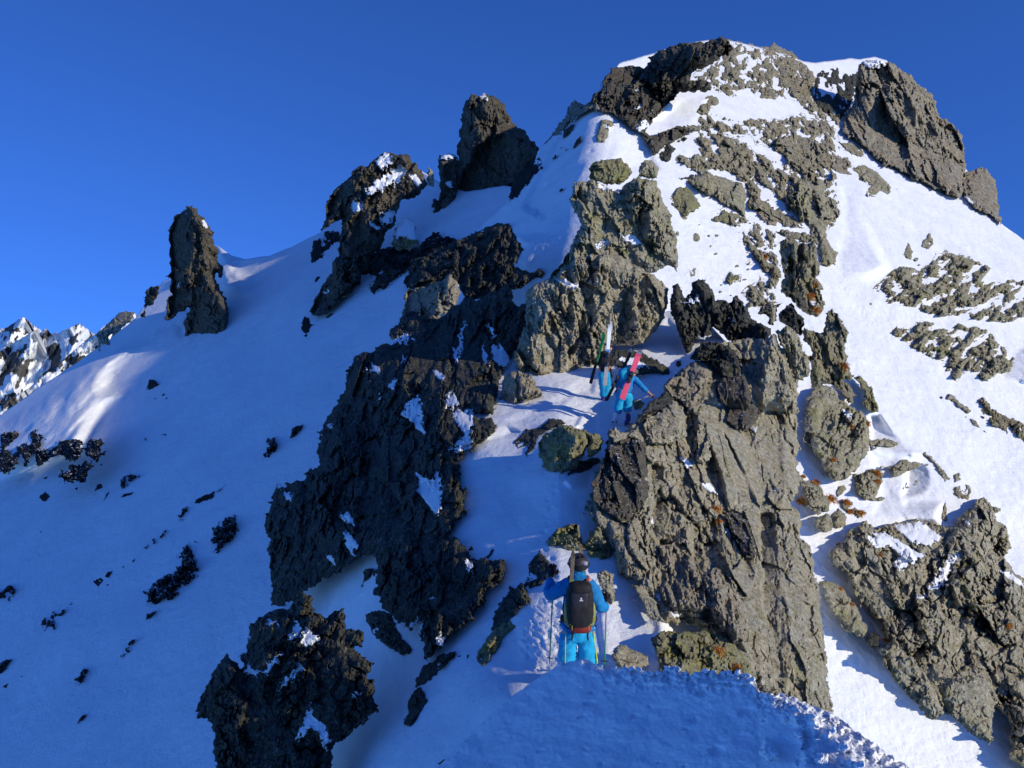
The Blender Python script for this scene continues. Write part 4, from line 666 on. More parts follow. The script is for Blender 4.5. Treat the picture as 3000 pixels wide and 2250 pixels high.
# ---- the fin: rock wall right of the climbers, falling to the cornice
fin = tps([(2030,1050,24.2),(1950,1150,21.6),(2200,1100,24.5),(2330,1150,25.2),(1860,1280,18.2),(2100,1300,19.6),(2340,1300,21.2),(1780,1450,15.6),(1950,1500,15.9),(2150,1550,16.6),(2350,1500,18.2),(1740,1600,14),(1850,1750,12.9),(2000,1750,13.1),(2200,1750,13.9),(2370,1750,15.2),(1950,1900,11.7),(2150,1950,12.0),(2400,2000,13.2),(2420,2100,12.8)])
fin_ = fin
def fin(x, y): return np.where(y < 1300, np.minimum(fin_(x, y), near(x, y)*.985), fin_(x, y))
R('rock_wall', 'great tan rock wall with slabs and dark clefts, right of the snow ridge, in full sun',
  'c6:1062,860 1120,775 1190,745 1195,700 1250,640 1330,592 1400,562 1440,520 1480,470 1700,440 1900,520 z3:270,470 255,500 262,600 268,720 265,820 270,950 258,1040 262,1110 275,1160 270,1300 215,1350 220,1420 270,1500 285,1560 270,1640 c8:190,760 232,800 248,905 262,960 275,1060 295,1250 318,1440 c7:2090,1080 2110,1140 1960,1080 1800,1030 1700,950 1690,900 1560,840 1430,640 1300,600 1180,600 1165,560 1060,400 1000,360 940,330 920,240 880,140 820,80 765,-40 c6:755,1420 800,1250 812,1180 870,1080 875,1000 885,940 920,925 960,962', fin, 'tan', B=60, E=44, A=19, sc=2.1, st=(.8,1.6,-16), cat='cliff', thick=110, warp=1.4,
  facets=[('z4:1040,520 1120,500 1270,600 1380,620 1450,760 1530,950 1600,1350 1650,1640 1500,1640 1400,1370 1270,1310 1200,1000 1110,760', -.28, -.05, 26, 10, .75),
          ('z4:1240,640 1280,700 1530,1180 1560,1300 1460,1150 1330,880', 1.1, 0, -16, 6),
          ('z4:1270,560 1330,500 1440,470 1560,560 1480,780 1400,660', .9, .2, -46, 8), ('z4:600,1290 700,1190 800,1180 900,1270 860,1420 960,1560 1010,1680 690,1680 610,1500', 1.0, .3, -46, 10),
          ('z4:1260,1325 1390,1340 1470,1480 1530,1690 1400,1690 1290,1490', 1.4, .2, -30, 8), ('z4:1380,0 1550,0 1550,460 1470,310 1400,150', 1.2, 0, -44, 8), ('z4:590,900 760,930 810,1030 610,1090', 1.2, .2, -26, 8),
          ('z4:230,800 400,680 550,720 580,950 580,1090 480,1280 400,1400 230,1260 260,960', 1.05, .15, -6, 10), ('z4:585,1100 625,1250 600,1480 560,1680 450,1620 400,1420 490,1290', -.6, -.1, 18, 8, .4),
          ('z4:1120,760 1210,1150 1160,1150 1060,950', 1.3, 0, -22, 6), ('z4:850,1020 960,1050 980,1260 830,1200', 1.2, .1, -16, 8), ('z4:1640,1440 1690,1400 1690,1480 1630,1480', 0, 0, -26, 5),
          ('z4:1700,420 1870,300 1890,1000 1740,1300 1720,800', -.35, 0, 10, 14), ('c7:1160,150 1330,60 1330,260 1250,330 1180,420', 1.1, 0, -26, 10), ('c7:1940,480 2000,500 1990,680 1950,660', .4, 0, -24, 6), ('c7:1330,60 1480,20 1560,300 1620,560 1640,760 1500,640 1420,480 1340,330', .9, .1, -12, 12), ('c7:1190,180 1300,140 1330,420 1230,430', -.5, 0, 16, 8), ('z4:560,560 700,450 900,380 915,690 700,740 560,730', .5, .3, 20, 8), ('z4:900,470 1010,470 1010,720 960,860 920,760', 1.3, 0, -34, 8), ('z4:1160,220 1480,120 1490,300 1400,420 1280,520 1180,330', .9, .2, -18, 10), ('z4:1560,0 1740,0 1720,440 1560,480', -.3, 0, 24, 10, .5), ('z4:590,780 690,740 760,850 700,900 600,890', -.3, .2, 18, 8), ('c7:1100,0 1170,140 1160,420 1050,440 950,300 900,100', -.1, 0, 10, 14),
          ('c7:1700,0 1780,0 1830,450 1900,900 1840,900 1720,520', 1.2, 0, -16, 8), ('c7:1830,450 2050,600 2090,1060 1960,960 1880,860', -.2, 0, 14, 10), ('c7:1580,0 1700,200 1690,420 1620,330', 1.3, 0, -20, 8), ('c7:1180,600 1300,550 1440,560 1420,640 1280,640', 0, .3, -26, 8)],
  snow=['z4:1180,345 1215,340 1275,420 1250,440 1190,400', 'z4:870,860 920,860 970,935 930,955 880,920', ('z4:1050,1085 1110,1070 1165,1130 1165,1165 1110,1155', -.1, .5, 6), 'z4:1395,515 1440,500 1430,530', 'z4:1205,255 1260,235 1240,280', 'z4:1290,350 1330,335 1310,372', 'z4:1475,610 1530,580 1500,635', 'z4:1665,1150 1700,1110 1705,1150', 'z4:1225,1490 1300,1485 1290,1510', 'z4:600,1345 620,1400 610,1440', 'z4:990,20 1075,15 1060,35', 'c7:1230,540 1290,560 1250,575', 'c7:1150,430 1185,450 1180,480 1140,480', 'c7:1160,620 1230,625 1290,612 1280,632 1190,645'])
for lab, q, kw in (('big dark left block of the great wall, its edge catching the sun', 'z4:225,800 300,720 400,680 480,690 550,720 575,900 590,1080 600,1200 540,1300 470,1360 400,1410 300,1400 200,1300 110,1240 105,1080 190,900', dict(tilt=(.55,.05), B=46, E=34, mat='umber', facets=[('z4:530,720 600,900 610,1200 560,1290 540,1100', -1.2, 0, 0, 8)])),  # umber in this group: black-lichened stone, with shade of the hollows put into colour
  ('tan rib with a bright sunlit side, right of the dark left block', 'z4:480,1300 560,1150 600,1090 630,1250 610,1480 590,1600 600,1760 470,1760 400,1640 390,1480 420,1400', dict(tilt=(-.35,0), B=44, E=22, mat='tan')),
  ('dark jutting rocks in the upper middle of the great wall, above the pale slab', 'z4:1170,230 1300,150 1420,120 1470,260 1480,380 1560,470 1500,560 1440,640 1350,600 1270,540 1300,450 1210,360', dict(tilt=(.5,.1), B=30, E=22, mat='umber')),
  ('hollow backed rock ribs low in the middle of the great wall', 'c7:1160,180 1240,170 1330,230 1400,330 1480,300 1560,420 1630,560 1640,700 1560,720 1460,600 1420,540 1300,540 1190,500 1160,420', dict(tilt=(.35,.1), B=34, E=24, mat='brown', cover=(-.35, 44))),
  ('narrow upright blade of rock left of the pale slab', 'z4:1010,470 1080,520 1120,700 1130,860 1060,900 1010,880 1000,700', dict(tilt=(-.2,0), B=34, E=16, mat='tan')),
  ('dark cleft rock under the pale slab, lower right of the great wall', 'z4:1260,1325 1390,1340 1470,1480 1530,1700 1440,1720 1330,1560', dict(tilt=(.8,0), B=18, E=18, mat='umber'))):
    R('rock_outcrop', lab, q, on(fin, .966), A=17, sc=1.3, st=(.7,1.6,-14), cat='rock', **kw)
bl = dict(sc=1.1, cat='rock', A=12)
R('boulder', 'dark squared block on top of the wall, right of the lower climber\'s hand', 'z4:730,240 760,195 900,95 1010,18 1080,30 1140,90 1130,200 1080,280 1040,330 1030,420 990,470 940,470 880,380 800,330', on(fin), 'brown', B=46, E=30, facets=[('z4:730,230 1000,30 1100,130 1020,260 1000,460 930,470 800,340', .6, .1, -2, 12), ('z4:1080,40 1140,60 1130,220 1050,330 1060,180', -.5, 0, 10, 8)], **bl)
R('boulder', 'rounded block with a sunlit right edge, below the dark squared one', 'z4:545,560 580,510 720,435 800,370 840,375 910,490 912,680 840,718 780,735 700,745 600,730 555,690', on(fin), 'tan', B=44, E=30, facets=[('z4:850,400 915,490 912,690 880,690 880,520', -.9, 0, 6, 6), ('z4:560,560 800,400 870,520 860,690 600,700', .35, .1, 4, 12)], **bl)
R('rock_outcrop', 'dark sloping rock between the lower climber and the rounded block', 'z4:500,540 560,440 640,350 740,292 815,345 790,385 690,440 580,510 530,560', on(fin), 'dark', B=26, E=20, tilt=(.3,.1), **bl)
R('boulder', 'small pale block wedged in the wall below the rounded block', 'z4:550,770 580,755 650,790 660,830 690,885 620,905 570,870', on(fin), 'tan', B=30, E=14, A=6, sc=.8)
R('rock_outcrop', 'rough tan blocks at the upper left of the wall, beside the lichen boulders', 'z4:240,690 255,610 300,600 350,650 420,640 500,600 545,680 540,740 500,700 420,690 330,740', on(fin), 'tan', B=30, E=20, A=10)
R('boulder', 'lichen grey boulder half buried at the left foot of the wall', 'c7:910,770 935,720 985,712 1000,735 1060,755 1100,790 1105,830 1060,850 980,850 930,830', on(fin), 'tan', B=26, E=18, A=8)
R('rock_outcrop', 'lichen spotted rocks with dry grass just behind the cornice edge', 'c7:1120,690 1160,650 1280,640 1420,640 1560,700 1640,800 1690,900 1640,960 1500,960 1400,940 1250,930 1170,880 1150,780', on(fin), 'lichen', B=40, E=26, A=15, sc=1.0, cat='outcrop')
R('rock_outcrop', 'narrow rock ledge at the left of the wall foot, above the bright snow', 'c7:1020,400 1070,380 1110,440 1160,520 1180,590 1150,610 1110,570 1060,470', on(fin), 'tan', B=18, E=14, A=8)
# slabs above the fin
gz = plane(2250, 1000, 27.5, (.15, -.87, .45))
R('rock_outcrop', 'broad dark green rock mass between the snow triangle and the slabs', 'z2:50,960 60,845 100,820 130,900 150,960 210,930 235,805 340,795 400,880 440,965 560,990 610,930 655,975 700,1060 760,1140 850,1185 920,1230 880,1330 840,1450 800,1660 650,1700 640,1500 600,1410 560,1330 470,1250 400,1180 420,1270 330,1310 250,1330 210,1480 150,1380 90,1180 55,1080', gz, 'dark', B=50, E=34, A=24, sc=1.25, st=(.8,1.4,-12), cat='cliff', thick=80,
  facets=[('z2:220,810 340,800 440,960 380,1100 320,1010 300,900', -.3, 0, 16, 10), ('z2:380,1080 440,1080 450,1180 390,1170', 0, 0, -26, 5), ('z2:620,1200 800,1180 840,1400 780,1658 660,1650 640,1400', .6, 0, -34, 14)],
  snow=['z2:440,1320 480,1280 600,1340 620,1400 590,1405 520,1340', 'z2:130,985 190,990 270,930 295,940 280,985 190,1010', 'z2:290,1290 350,1280 430,1290 380,1320 300,1330', 'z2:530,1130 590,1110 570,1140', 'z2:720,1330 760,1350 730,1370'])
R('rock_outcrop', 'dark rounded rock below the broad green mass, right above the fallen slab', 'z2:195,1490 250,1400 330,1335 440,1330 560,1385 610,1420 650,1500 665,1640 640,1700 470,1700 455,1590 380,1510 300,1490', plane(2090,1050,23,(-.1,-.9,.4)), 'dark', B=40, E=30, A=16, sc=1.0, cat='outcrop')
R('rock_slab', 'pointed tan slab standing in the middle of the upper wall', 'z2:800,1720 830,1500 870,1320 905,1270 950,1260 1000,1400 1060,1540 1110,1660 1120,1740', plane(2270,1070,22.6,(.15,-.95,.2)), 'tan', B=44, E=22, A=9, sc=1.1, st=(.6,2,-12), fslope=.6)
R('rock_slab', 'narrow grey slab leaning beside the pointed tan one', 'z2:955,1240 1000,1230 1060,1190 1150,1280 1170,1370 1235,1480 1245,1600 1190,1680 1110,1650 1060,1500 1000,1380', plane(2320,1060,22.8,(.15,-.95,.2)), 'green', B=36, E=20, A=12, sc=1.0, st=(.6,2,-16))
R('rock_outcrop', 'speckled dark rock at the right edge of the upper wall with a yellow lichen rim', 'z2:1195,1215 1340,1250 1385,1190 1380,1085 1440,1055 1530,1140 1575,1260 1550,1360 1560,1480 1620,1640 z3:740,330 640,340 655,450 560,395 480,370 390,405 355,330 380,200 350,130 z2:1270,1480 1260,1400 1190,1310', plane(2440,1040,25,(.1,-.9,.4)), 'rusty', B=44, E=26, A=18, sc=1.0, st=(.7,1.5,-10), cat='cliff', facets=[('z2:1480,1120 1580,1260 1560,1480 1620,1650 1530,1640 1500,1300', -.6, 0, 10, 8)])
R('rock_outcrop', 'dark rock rib just below the split column', 'z2:985,1080 1050,1010 1090,1000 1130,1060 1190,1140 1200,1230 1160,1290 1060,1195 990,1150', plane(2320,935,31,(0,-.9,.4)), 'dark', B=34, E=20, A=15, sc=.8, cat='outcrop')
R('rock_outcrop', 'small rocks on the snow between the green mass and the dark rib', 'z2:790,1100 830,1030 900,1010 1000,1000 960,1080 930,1180 900,1200 880,1100', plane(2250,925,33,(0,-.8,.5)), 'green', B=18, E=14, A=12, sc=.6, cat='outcrop', cover=(-.2,30))

# ---- the rib on the right, below the bare gully
rb = right
R('rock_outcrop', 'big black and green mottled rock right of the wall, above the narrow snow gully', 'z3:295,860 315,620 335,500 380,420 450,370 560,388 640,520 700,545 770,580 840,620 872,690 880,850 862,960 800,1050 715,1170 660,1200 600,1218 540,1172 480,1080 430,1010 340,890', on(right, .972), 'green', B=52, E=44, A=22, sc=1.2, st=(.8,1.3,20), cat='cliff', thick=90,
  facets=[('z3:440,500 620,540 640,700 540,900 430,760', .6, 0, -8, 16)], snow=['z3:645,590 700,610 750,650 720,670 670,640', 'z3:520,380 580,395 575,408'])
R('boulder', 'lichen edged rock fin on the right skyline of the mottled rock', 'z3:748,318 780,300 815,310 850,350 885,405 920,470 942,525 956,612 890,628 820,535 858,490 830,450 795,410 800,370', on(right, .972), 'lichen', B=26, E=16, A=9, sc=.7)
R('rock_outcrop', 'ochre tinted rocks in the snow beside the lichen edged fin', 'z3:640,345 680,350 735,430 762,475 720,482 740,540 690,530 640,450', on(right, .972), 'rusty', B=22, E=14, A=9, sc=.7, cat='outcrop')
R('rock_outcrop', 'squat dark rock with rusty grass on top, in the snow hollow', 'z3:745,1250 750,1160 790,1150 850,1125 960,1108 1000,1150 975,1200 960,1300 935,1385 850,1370 770,1315', rb, 'green', B=30, E=20, A=14, sc=.8, cat='outcrop')
R('rock_outcrop', 'grey slab with moss at the top of the narrow gully, right against the wall', 'z3:262,1200 280,1175 335,1200 440,1250 485,1330 525,1400 505,1480 430,1505 350,1440 315,1330', on(right, .972), 'green', B=26, E=18, A=9, sc=.8, cat='outcrop')
R('boulder', 'round grey boulder in the narrow gully', 'z3:408,1575 445,1512 490,1488 530,1492 562,1570 545,1630 485,1655 425,1625', on(right, .972), 'green', B=28, E=24, A=5, sc=.8, cat='boulder')
R('boulder', 'dark boulder on the snow just right of the round grey one', 'z3:535,1490 615,1440 685,1515 668,1600 600,1620 555,1580', rb, 'green', B=22, E=18, A=8, sc=.7, cat='boulder')
R('boulder', 'small grey rock wedge at the head of the narrow gully snow', 'z3:590,1300 620,1245 665,1232 672,1280 640,1320 600,1340', rb, 'green', B=16, E=12, A=5, sc=.6)
R('rock_outcrop', 'brown rubble with rusty grass between the gully and the snow hollow', 'z3:620,1380 680,1360 740,1400 700,1430 760,1440 850,1480 780,1540 740,1480 680,1490 640,1440', rb, 'rusty', B=16, E=14, A=10, sc=.6, cat='outcrop')
for lab, q in (('low rock ledge at the top of the snow hollow', 'z3:878,860 960,845 1030,840 1120,870 1115,905 1040,918 960,915 900,935'), ('row of stones across the middle of the snow hollow', 'z3:975,1080 1060,1090 1150,1035 1200,1000 1240,1040 1320,1055 1300,1090 1200,1112 1130,1180 1070,1172 1085,1105 1000,1095'),
               ('thin rock edge along the rim of the snow hollow', 'z3:1345,975 1370,962 1410,1010 1450,1060 1530,1095 1578,1190 1520,1215 1490,1120 1410,1050'), ('leaf shaped rock standing on the rim of the snow hollow', 'z3:1590,1320 1612,1220 1600,1155 1655,1130 1710,1205 1742,1300 1735,1365 1640,1362'),
               ('thin upright stone at the lower right of the snow hollow', 'z3:1500,1500 1520,1420 1545,1395 1552,1480 1540,1550 1510,1535')):
    R('rock_outcrop', lab, q, rb, 'green', B=18, E=12, A=8, sc=.6, cat='outcrop')
rib = on(right, .978)
R('cliff', 'large grey rock rib on the lower right with snow patches and rounded slabs', 'c8:300,832 330,800 360,770 400,720 430,705 500,720 600,700 640,685 720,720 800,715 810,680 860,640 905,610 968,648 950,690 1000,735 1014,790 985,840 1030,900 1080,935 1200,1000 1200,1750 1080,1680 1020,1570 1015,1490 950,1425 900,1420 860,1480 760,1440 700,1420 620,1320 540,1260 490,1200 540,1172 500,1090 410,1005 390,930 330,880', rib, 'tan', B=70, E=50, A=26, sc=1.6, st=(.85,1.25,-25), cat='cliff', thick=110, warp=1.3,
  facets=[('c8:545,910 700,825 850,690 960,690 960,840 860,820 720,900 620,960', -.1, -.3, 16, 12), ('c8:640,1030 720,960 760,1000 740,1180 690,1230 640,1180', -.2, .1, 12, 12), ('c8:760,870 880,830 880,1100 780,1200 760,1000', .4, .2, -18, 14), ('c8:400,830 640,900 620,1180 540,1180 500,1080 400,960', .2, .1, -6, 20),
          ('c8:690,1230 860,1200 960,1260 1062,1320 1062,1390 900,1300 740,1330', 0, .5, 6, 12)],
  snow=[('c8:550,880 600,800 680,830 640,850 590,885', 0,.4,4), ('c8:690,965 740,880 800,820 830,815 800,860 750,950 700,975', .1,.4,4), ('c8:450,760 520,740 560,770 620,800 640,870 600,850 540,800 480,800', 0,.4,4), ('c8:560,720 660,700 740,760 700,800 620,780', 0,.4,4), ('c8:640,990 690,980 680,1000 645,1002', 0,.4,4), ('c8:830,700 850,700 850,720',0,.4,3), ('c8:955,890 1000,890 1062,940 1062,960 1000,920', 0,.4,4)])
for lab, q, mt in (('long grey green slab at the edge of the bare gully', 'c8:262,938 300,930 335,948 395,1010 430,1065 452,1110 445,1162 380,1132 330,1080 300,1030', 'green'), ('small round boulder below the long grey green slab', 'c8:444,1150 465,1130 500,1145 498,1195 460,1190', 'dark'),
               ('big smooth boulder at the lower left foot of the grey rib', 'c8:492,1195 560,1178 640,1240 700,1330 762,1440 705,1477 620,1392 520,1262', 'tan'), ('tall rounded boulder with a green face at the foot of the grey rib', 'c8:725,1340 780,1310 850,1298 910,1312 948,1400 932,1570 850,1522 760,1435', 'tan'),
               ('dark rock at the right frame edge near the bottom', 'c8:1005,1620 1012,1500 1040,1440 1100,1440 1120,1700 1062,1660', 'green')):
    R('boulder', lab, q, on(right, .972) if 'foot' not in lab else plane(2760,2080,17.5,(.1,-.9,.4)), mt, B=40, E=30, A=9, sc=1.1, cat='boulder', fslope=.7)

# ---- rocks of the shaded left slope (c4)
big4 = [('rough dark rock patch at the left frame edge, below the sunlit streaks', '-40,220 0,230 30,170 70,180 52,220 30,250 60,270 60,290 82,310 30,348 -40,330'),
  ('biggest dark rock patch under the sunlit streaks', '70,250 100,240 130,190 160,158 200,190 180,240 210,270 250,240 262,210 320,200 372,230 352,300 300,292 270,260 230,300 170,312 140,262 120,312 92,302'),
  ('dark rocks at the right end of the patch under the sunlit streaks', '378,222 412,200 442,200 458,270 420,304 388,280'),
  ('dark ragged rocks just under the big patch', '262,385 280,355 300,330 350,325 405,308 408,350 352,390 280,412'),
  ('dark hooked rock right of the ragged ones', '518,410 528,370 560,355 612,352 624,385 572,392 555,425 530,420'),
  ('upper end of the long jagged line of rocks in the shaded bowl', '768,552 800,508 852,510 832,540 792,562'),
  ('middle of the long jagged line of rocks in the shaded bowl', '585,745 620,700 655,665 700,620 742,608 768,588 775,596 742,622 682,662 622,718'),
  ('long dark rock streak, lower left of the bowl', '140,1098 168,1080 195,998 250,950 330,908 388,908 322,950 262,1002 232,1042 182,1080'),
  ('smooth dark boulder cut by the left frame edge', '-60,880 0,868 40,854 84,862 52,908 0,918 -60,925'),
  ('largest dark outcrop in the middle of the shaded bowl', '638,892 720,810 790,772 792,722 818,672 862,656 842,692 872,742 878,790 852,842 790,862 770,912 722,932 652,938'),
  ('rounded dark rock with snow flecks, above the largest outcrop', '942,652 960,600 1000,552 1042,548 1062,600 1042,642 990,672 972,712 950,702'),
  ('small rock directly below the largest outcrop', '640,1010 650,978 692,960 662,1002'),
  ('slim dark rock streak right of the lower left ones', '512,1196 530,1150 580,1090 624,1078 582,1142 532,1192'),
  ('forked dark rock low in the shaded bowl', '298,1292 340,1250 380,1213 414,1218 362,1282 350,1308 330,1282'),
  ('lone slanting rock near the bottom of the shaded bowl', '342,1464 358,1425 382,1412 366,1446'),
  ('dark rock at the left edge, low in the picture', '-20,1215 20,1178 52,1178 32,1212 0,1244 -20,1240'),
  ('rock with a snow scoop beside it, nearer the cliff', '1168,272 1172,240 1186,208 1216,184 1228,240 1192,278'),
  ('half buried rock right of the scooped one, next to the cliff', '1283,204 1290,160 1342,138 1322,180')]
def c4base(q):
    c = P('c4:'+q).mean(0); return on(bowl, .930) if c[0] < 340 and c[1] < 1400 else 'bowl'
for lab, q in big4:
    big = np.ptp(P('c4:'+q), 0).max() > 55
    R('rock_outcrop', lab, 'c4:'+q, c4base(q), 'black', B=18 if big else 21, E=14, A=11, sc=.5, cat='outcrop', **(dict(cover=(-.28, 30), warp=2.2) if big and c4base(q) == 'bowl' else dict(warp=2.4) if big else dict(tilt=(.15, 0))))
for q in ('168,462 195,438 222,460 195,482','415,440 432,405 448,398 455,422','452,482 470,450 492,438','538,462 560,445 592,438 572,458','858,486 880,465 950,440 942,462 880,492','945,442 975,425 997,408 970,432','412,832 440,815 458,830 430,862','458,812 480,790 498,788 480,818','438,1186 475,1178 478,1190 450,1204','72,1232 110,1220 116,1250 95,1264','98,1192 150,1150 132,1192','8,1302 45,1278 30,1305','640,215 632,200 645,205','695,190 735,186 735,192','470,850 482,850 475,858','540,770 552,766 546,776','432,1240 450,1230 440,1252','570,1165 590,1155 580,1170','320,1370 330,1360 328,1372','405,1370 420,1358 412,1374','800,930 815,920 805,940','175,616 182,612 182,620','228,1264 236,1260 236,1270','680,20 690,24 682,32','185,380 212,372 205,384','330,420 345,415 340,428','30,360 45,350 40,365','585,745 598,730 592,752','440,320 452,315 448,328','160,1130 178,1120 172,1134'):
    R('stone', 'small dark stone poking out of the shaded left slope', 'c4:'+q, c4base(q), 'black', B=5, E=5, A=1.5, sc=.4, cat='stone', group=DARKG, sink=1, step=1.3)

# ---- broken snow along the cornice and loose stones
rn = random.Random(5)
for i, (cx, cy, r) in enumerate([(2252,2203,30),(2400,2225,34),(2338,2150,18),(2300,2105,13),(2470,2190,22),(2205,2040,10),(2160,1984,9),(2090,1990,8),(2040,1988,9),(1985,1972,8),(1930,1985,7),(1850,1970,9),(1800,1978,6),(2262,2060,11),(2380,2100,14),(2520,2240,22),(1640,1962,8),(1700,1950,6),(2120,2006,7),(2440,2140,13),(1870,1960,7),(1955,1960,8),(2065,1960,10),(2135,1960,8),(1760,1950,6),(2190,2120,7),(2010,2010,6)]):
    if i > 1 and cx < 2215: cy = float(np.interp(cx, F_TOP[:,0], F_TOP[:,1]))+rn.uniform(-3, 3); r = r*1.25
    n = 9; q = np.array([(cx+r*rn.uniform(.65,1.15)*math.cos(k*6.283/n), cy+.75*r*rn.uniform(.65,1.15)*math.sin(k*6.283/n)) for k in range(n)])
    lab = ('upright snow block standing on the shaded foreground slope, bottom right', 'largest lump of broken snow at the bottom right corner of the foreground')[i] if i < 2 else 'lump of broken snow along the foreground cornice edge'
    R('snow_lump', lab, q, on(fore, .992), 'snow', B=r*.8, E=r*.7, A=max(2, r*.14), sc=r/60, cat='snow lump', group=None if i < 2 else 'snow lumps on the cornice', step=2, sink=1)
def sprinkle(n, poly, base, mat, label, group, r0, r1):
    p = P(poly); lo, hi = p.min(0), p.max(0); k = 0
    while k < n:
        c = np.array([rn.uniform(lo[0], hi[0]), rn.uniform(lo[1], hi[1])])
        if sdf(np.array([c[0]]), np.array([c[1]]), p)[0] < 0: continue
        r = rn.uniform(r0, r1)*rn.uniform(.6, 1.3); m = rn.randint(5, 7)
        q = np.array([(c[0]+r*rn.uniform(.6,1.3)*math.cos(a*6.283/m), c[1]+.7*r*rn.uniform(.6,1.3)*math.sin(a*6.283/m)) for a in range(m)])
        R('stone', label, q, base, mat, B=r*1.1, E=r*.8, A=1.2, sc=.3, cat='stone', group=group, step=1.5, sink=1); k += 1
sprinkle(34, 'c3:1440,1200 1560,1140 1800,1060 2080,1140 2240,1200 2260,1640 2150,1660 1700,1600 1540,1440', 'right', 'green', 'loose stone among the rock patches on the sunlit right snowfield', 'loose stones on the right snowfield', 4, 8)
sprinkle(26, 'z2:300,250 700,300 1000,520 960,900 700,1020 400,900 150,700 200,350', 'right', 'green', 'loose stone on the sunlit snow apron right of the grey tower', 'loose stones on the snow apron', 3.5, 7)
sprinkle(22, 'z3:880,830 1150,850 1350,980 1600,1200 1700,1400 1400,1560 1000,1560 900,1400', 'right', 'green', 'loose stone in the snow hollow left of the bare gully', 'loose stones in the snow hollow', 4, 8)
# ================================================================== PEOPLE AND THEIR GEAR
def cloth(name, col, rough=.75, var=.25, sc=9):
    m, nt, b = nodes(name); tc = N(nt, 'ShaderNodeTexCoord')
    n = noise(nt, tc.outputs['Object'], sc, 4, .6)
    L(nt, ramp(nt, n, [(.3, tuple(c*(1-var) for c in col)), (.7, tuple(min(1, c*(1+var)) for c in col))]), b.inputs['Base Color'])
    b.inputs['Roughness'].default_value = rough; b.inputs['Specular IOR Level'].default_value = .25
    bp = N(nt, 'ShaderNodeBump'); bp.inputs['Strength'].default_value = .35; bp.inputs['Distance'].default_value = .02
    L(nt, noise(nt, tc.outputs['Object'], sc*1.6, 4, .6, .5), bp.inputs['Height']); L(nt, bp.outputs[0], b.inputs['Normal'])
    return m
def stripes(name, c1, c2, sc):
    m, nt, b = nodes(name); tc = N(nt, 'ShaderNodeTexCoord')
    wv = N(nt, 'ShaderNodeTexWave', wave_type='BANDS', bands_direction='Z'); wv.inputs['Scale'].default_value = sc; wv.inputs['Distortion'].default_value = 3.5; wv.inputs['Detail Scale'].default_value = 2
    L(nt, tc.outputs['Object'], wv.inputs['Vector'])
    L(nt, ramp(nt, wv.outputs['Fac'], [(.5, c1), (.6, c2)]), b.inputs['Base Color']); b.inputs['Roughness'].default_value = .45
    return m
CM = {'cyan': cloth('cyan_trouser_fabric', (.012,.34,.60)), 'blue': cloth('blue_jacket_fabric', (.012,.20,.46)), 'black': cloth('black_fabric', (.018,.016,.016)), 'skin': cloth('skin', (.55,.30,.20), .6, .1),
      'red': cloth('dark_red_fabric', (.22,.025,.02)), 'yellow': cloth('yellow_green_fabric', (.52,.55,.05)), 'orange': cloth('orange_fabric', (.62,.24,.07)), 'teal': cloth('teal_fabric', (.02,.42,.50)), 'helmet': cloth('black_helmet_shell', (.035,.03,.032), .35, .2),
      'grey': cloth('grey_helmet_shell', (.10,.11,.10), .4), 'white': cloth('white_plastic', (.75,.76,.78), .5, .05), 'green': cloth('green_paint', (.03,.38,.08), .4), 'dkblue': cloth('blue_paint', (.02,.17,.55), .4), 'pink': cloth('pink_paint', (.85,.09,.16), .45, .08),
      'greyp': cloth('grey_paint', (.30,.30,.34), .5), 'wood': cloth('brown_ski_base', (.16,.12,.075), .6, .5, 25), 'metal': cloth('dark_metal', (.05,.05,.055), .4), 'purple': cloth('purple_boot_shell', (.06,.05,.20), .5), 'lace': stripes('black_yellow_pattern', (.02,.018,.015), (.50,.50,.06), 26),
      'straw': cloth('dry_grass', (.62,.27,.055), .9, .5, 14)}
def mesh_obj(name, bm, mat, parent=None, smooth=True):
    me = bpy.data.meshes.new(name); bm.to_mesh(me); bm.free()
    for p in me.polygons: p.use_smooth = smooth
    me.materials.append(CM[mat] if isinstance(mat, str) else mat)
    o = bpy.data.objects.new(name, me); COL.objects.link(o)
    if parent: o.parent = parent
    return o
def thing(name, label, cat, loc, group=None):
    o = bpy.data.objects.new(name, None); COL.objects.link(o); o.location = loc; o.empty_display_size = .2
    tag(o, label, cat, group); return o
def V3(a): return Vector(tuple(float(x) for x in a))
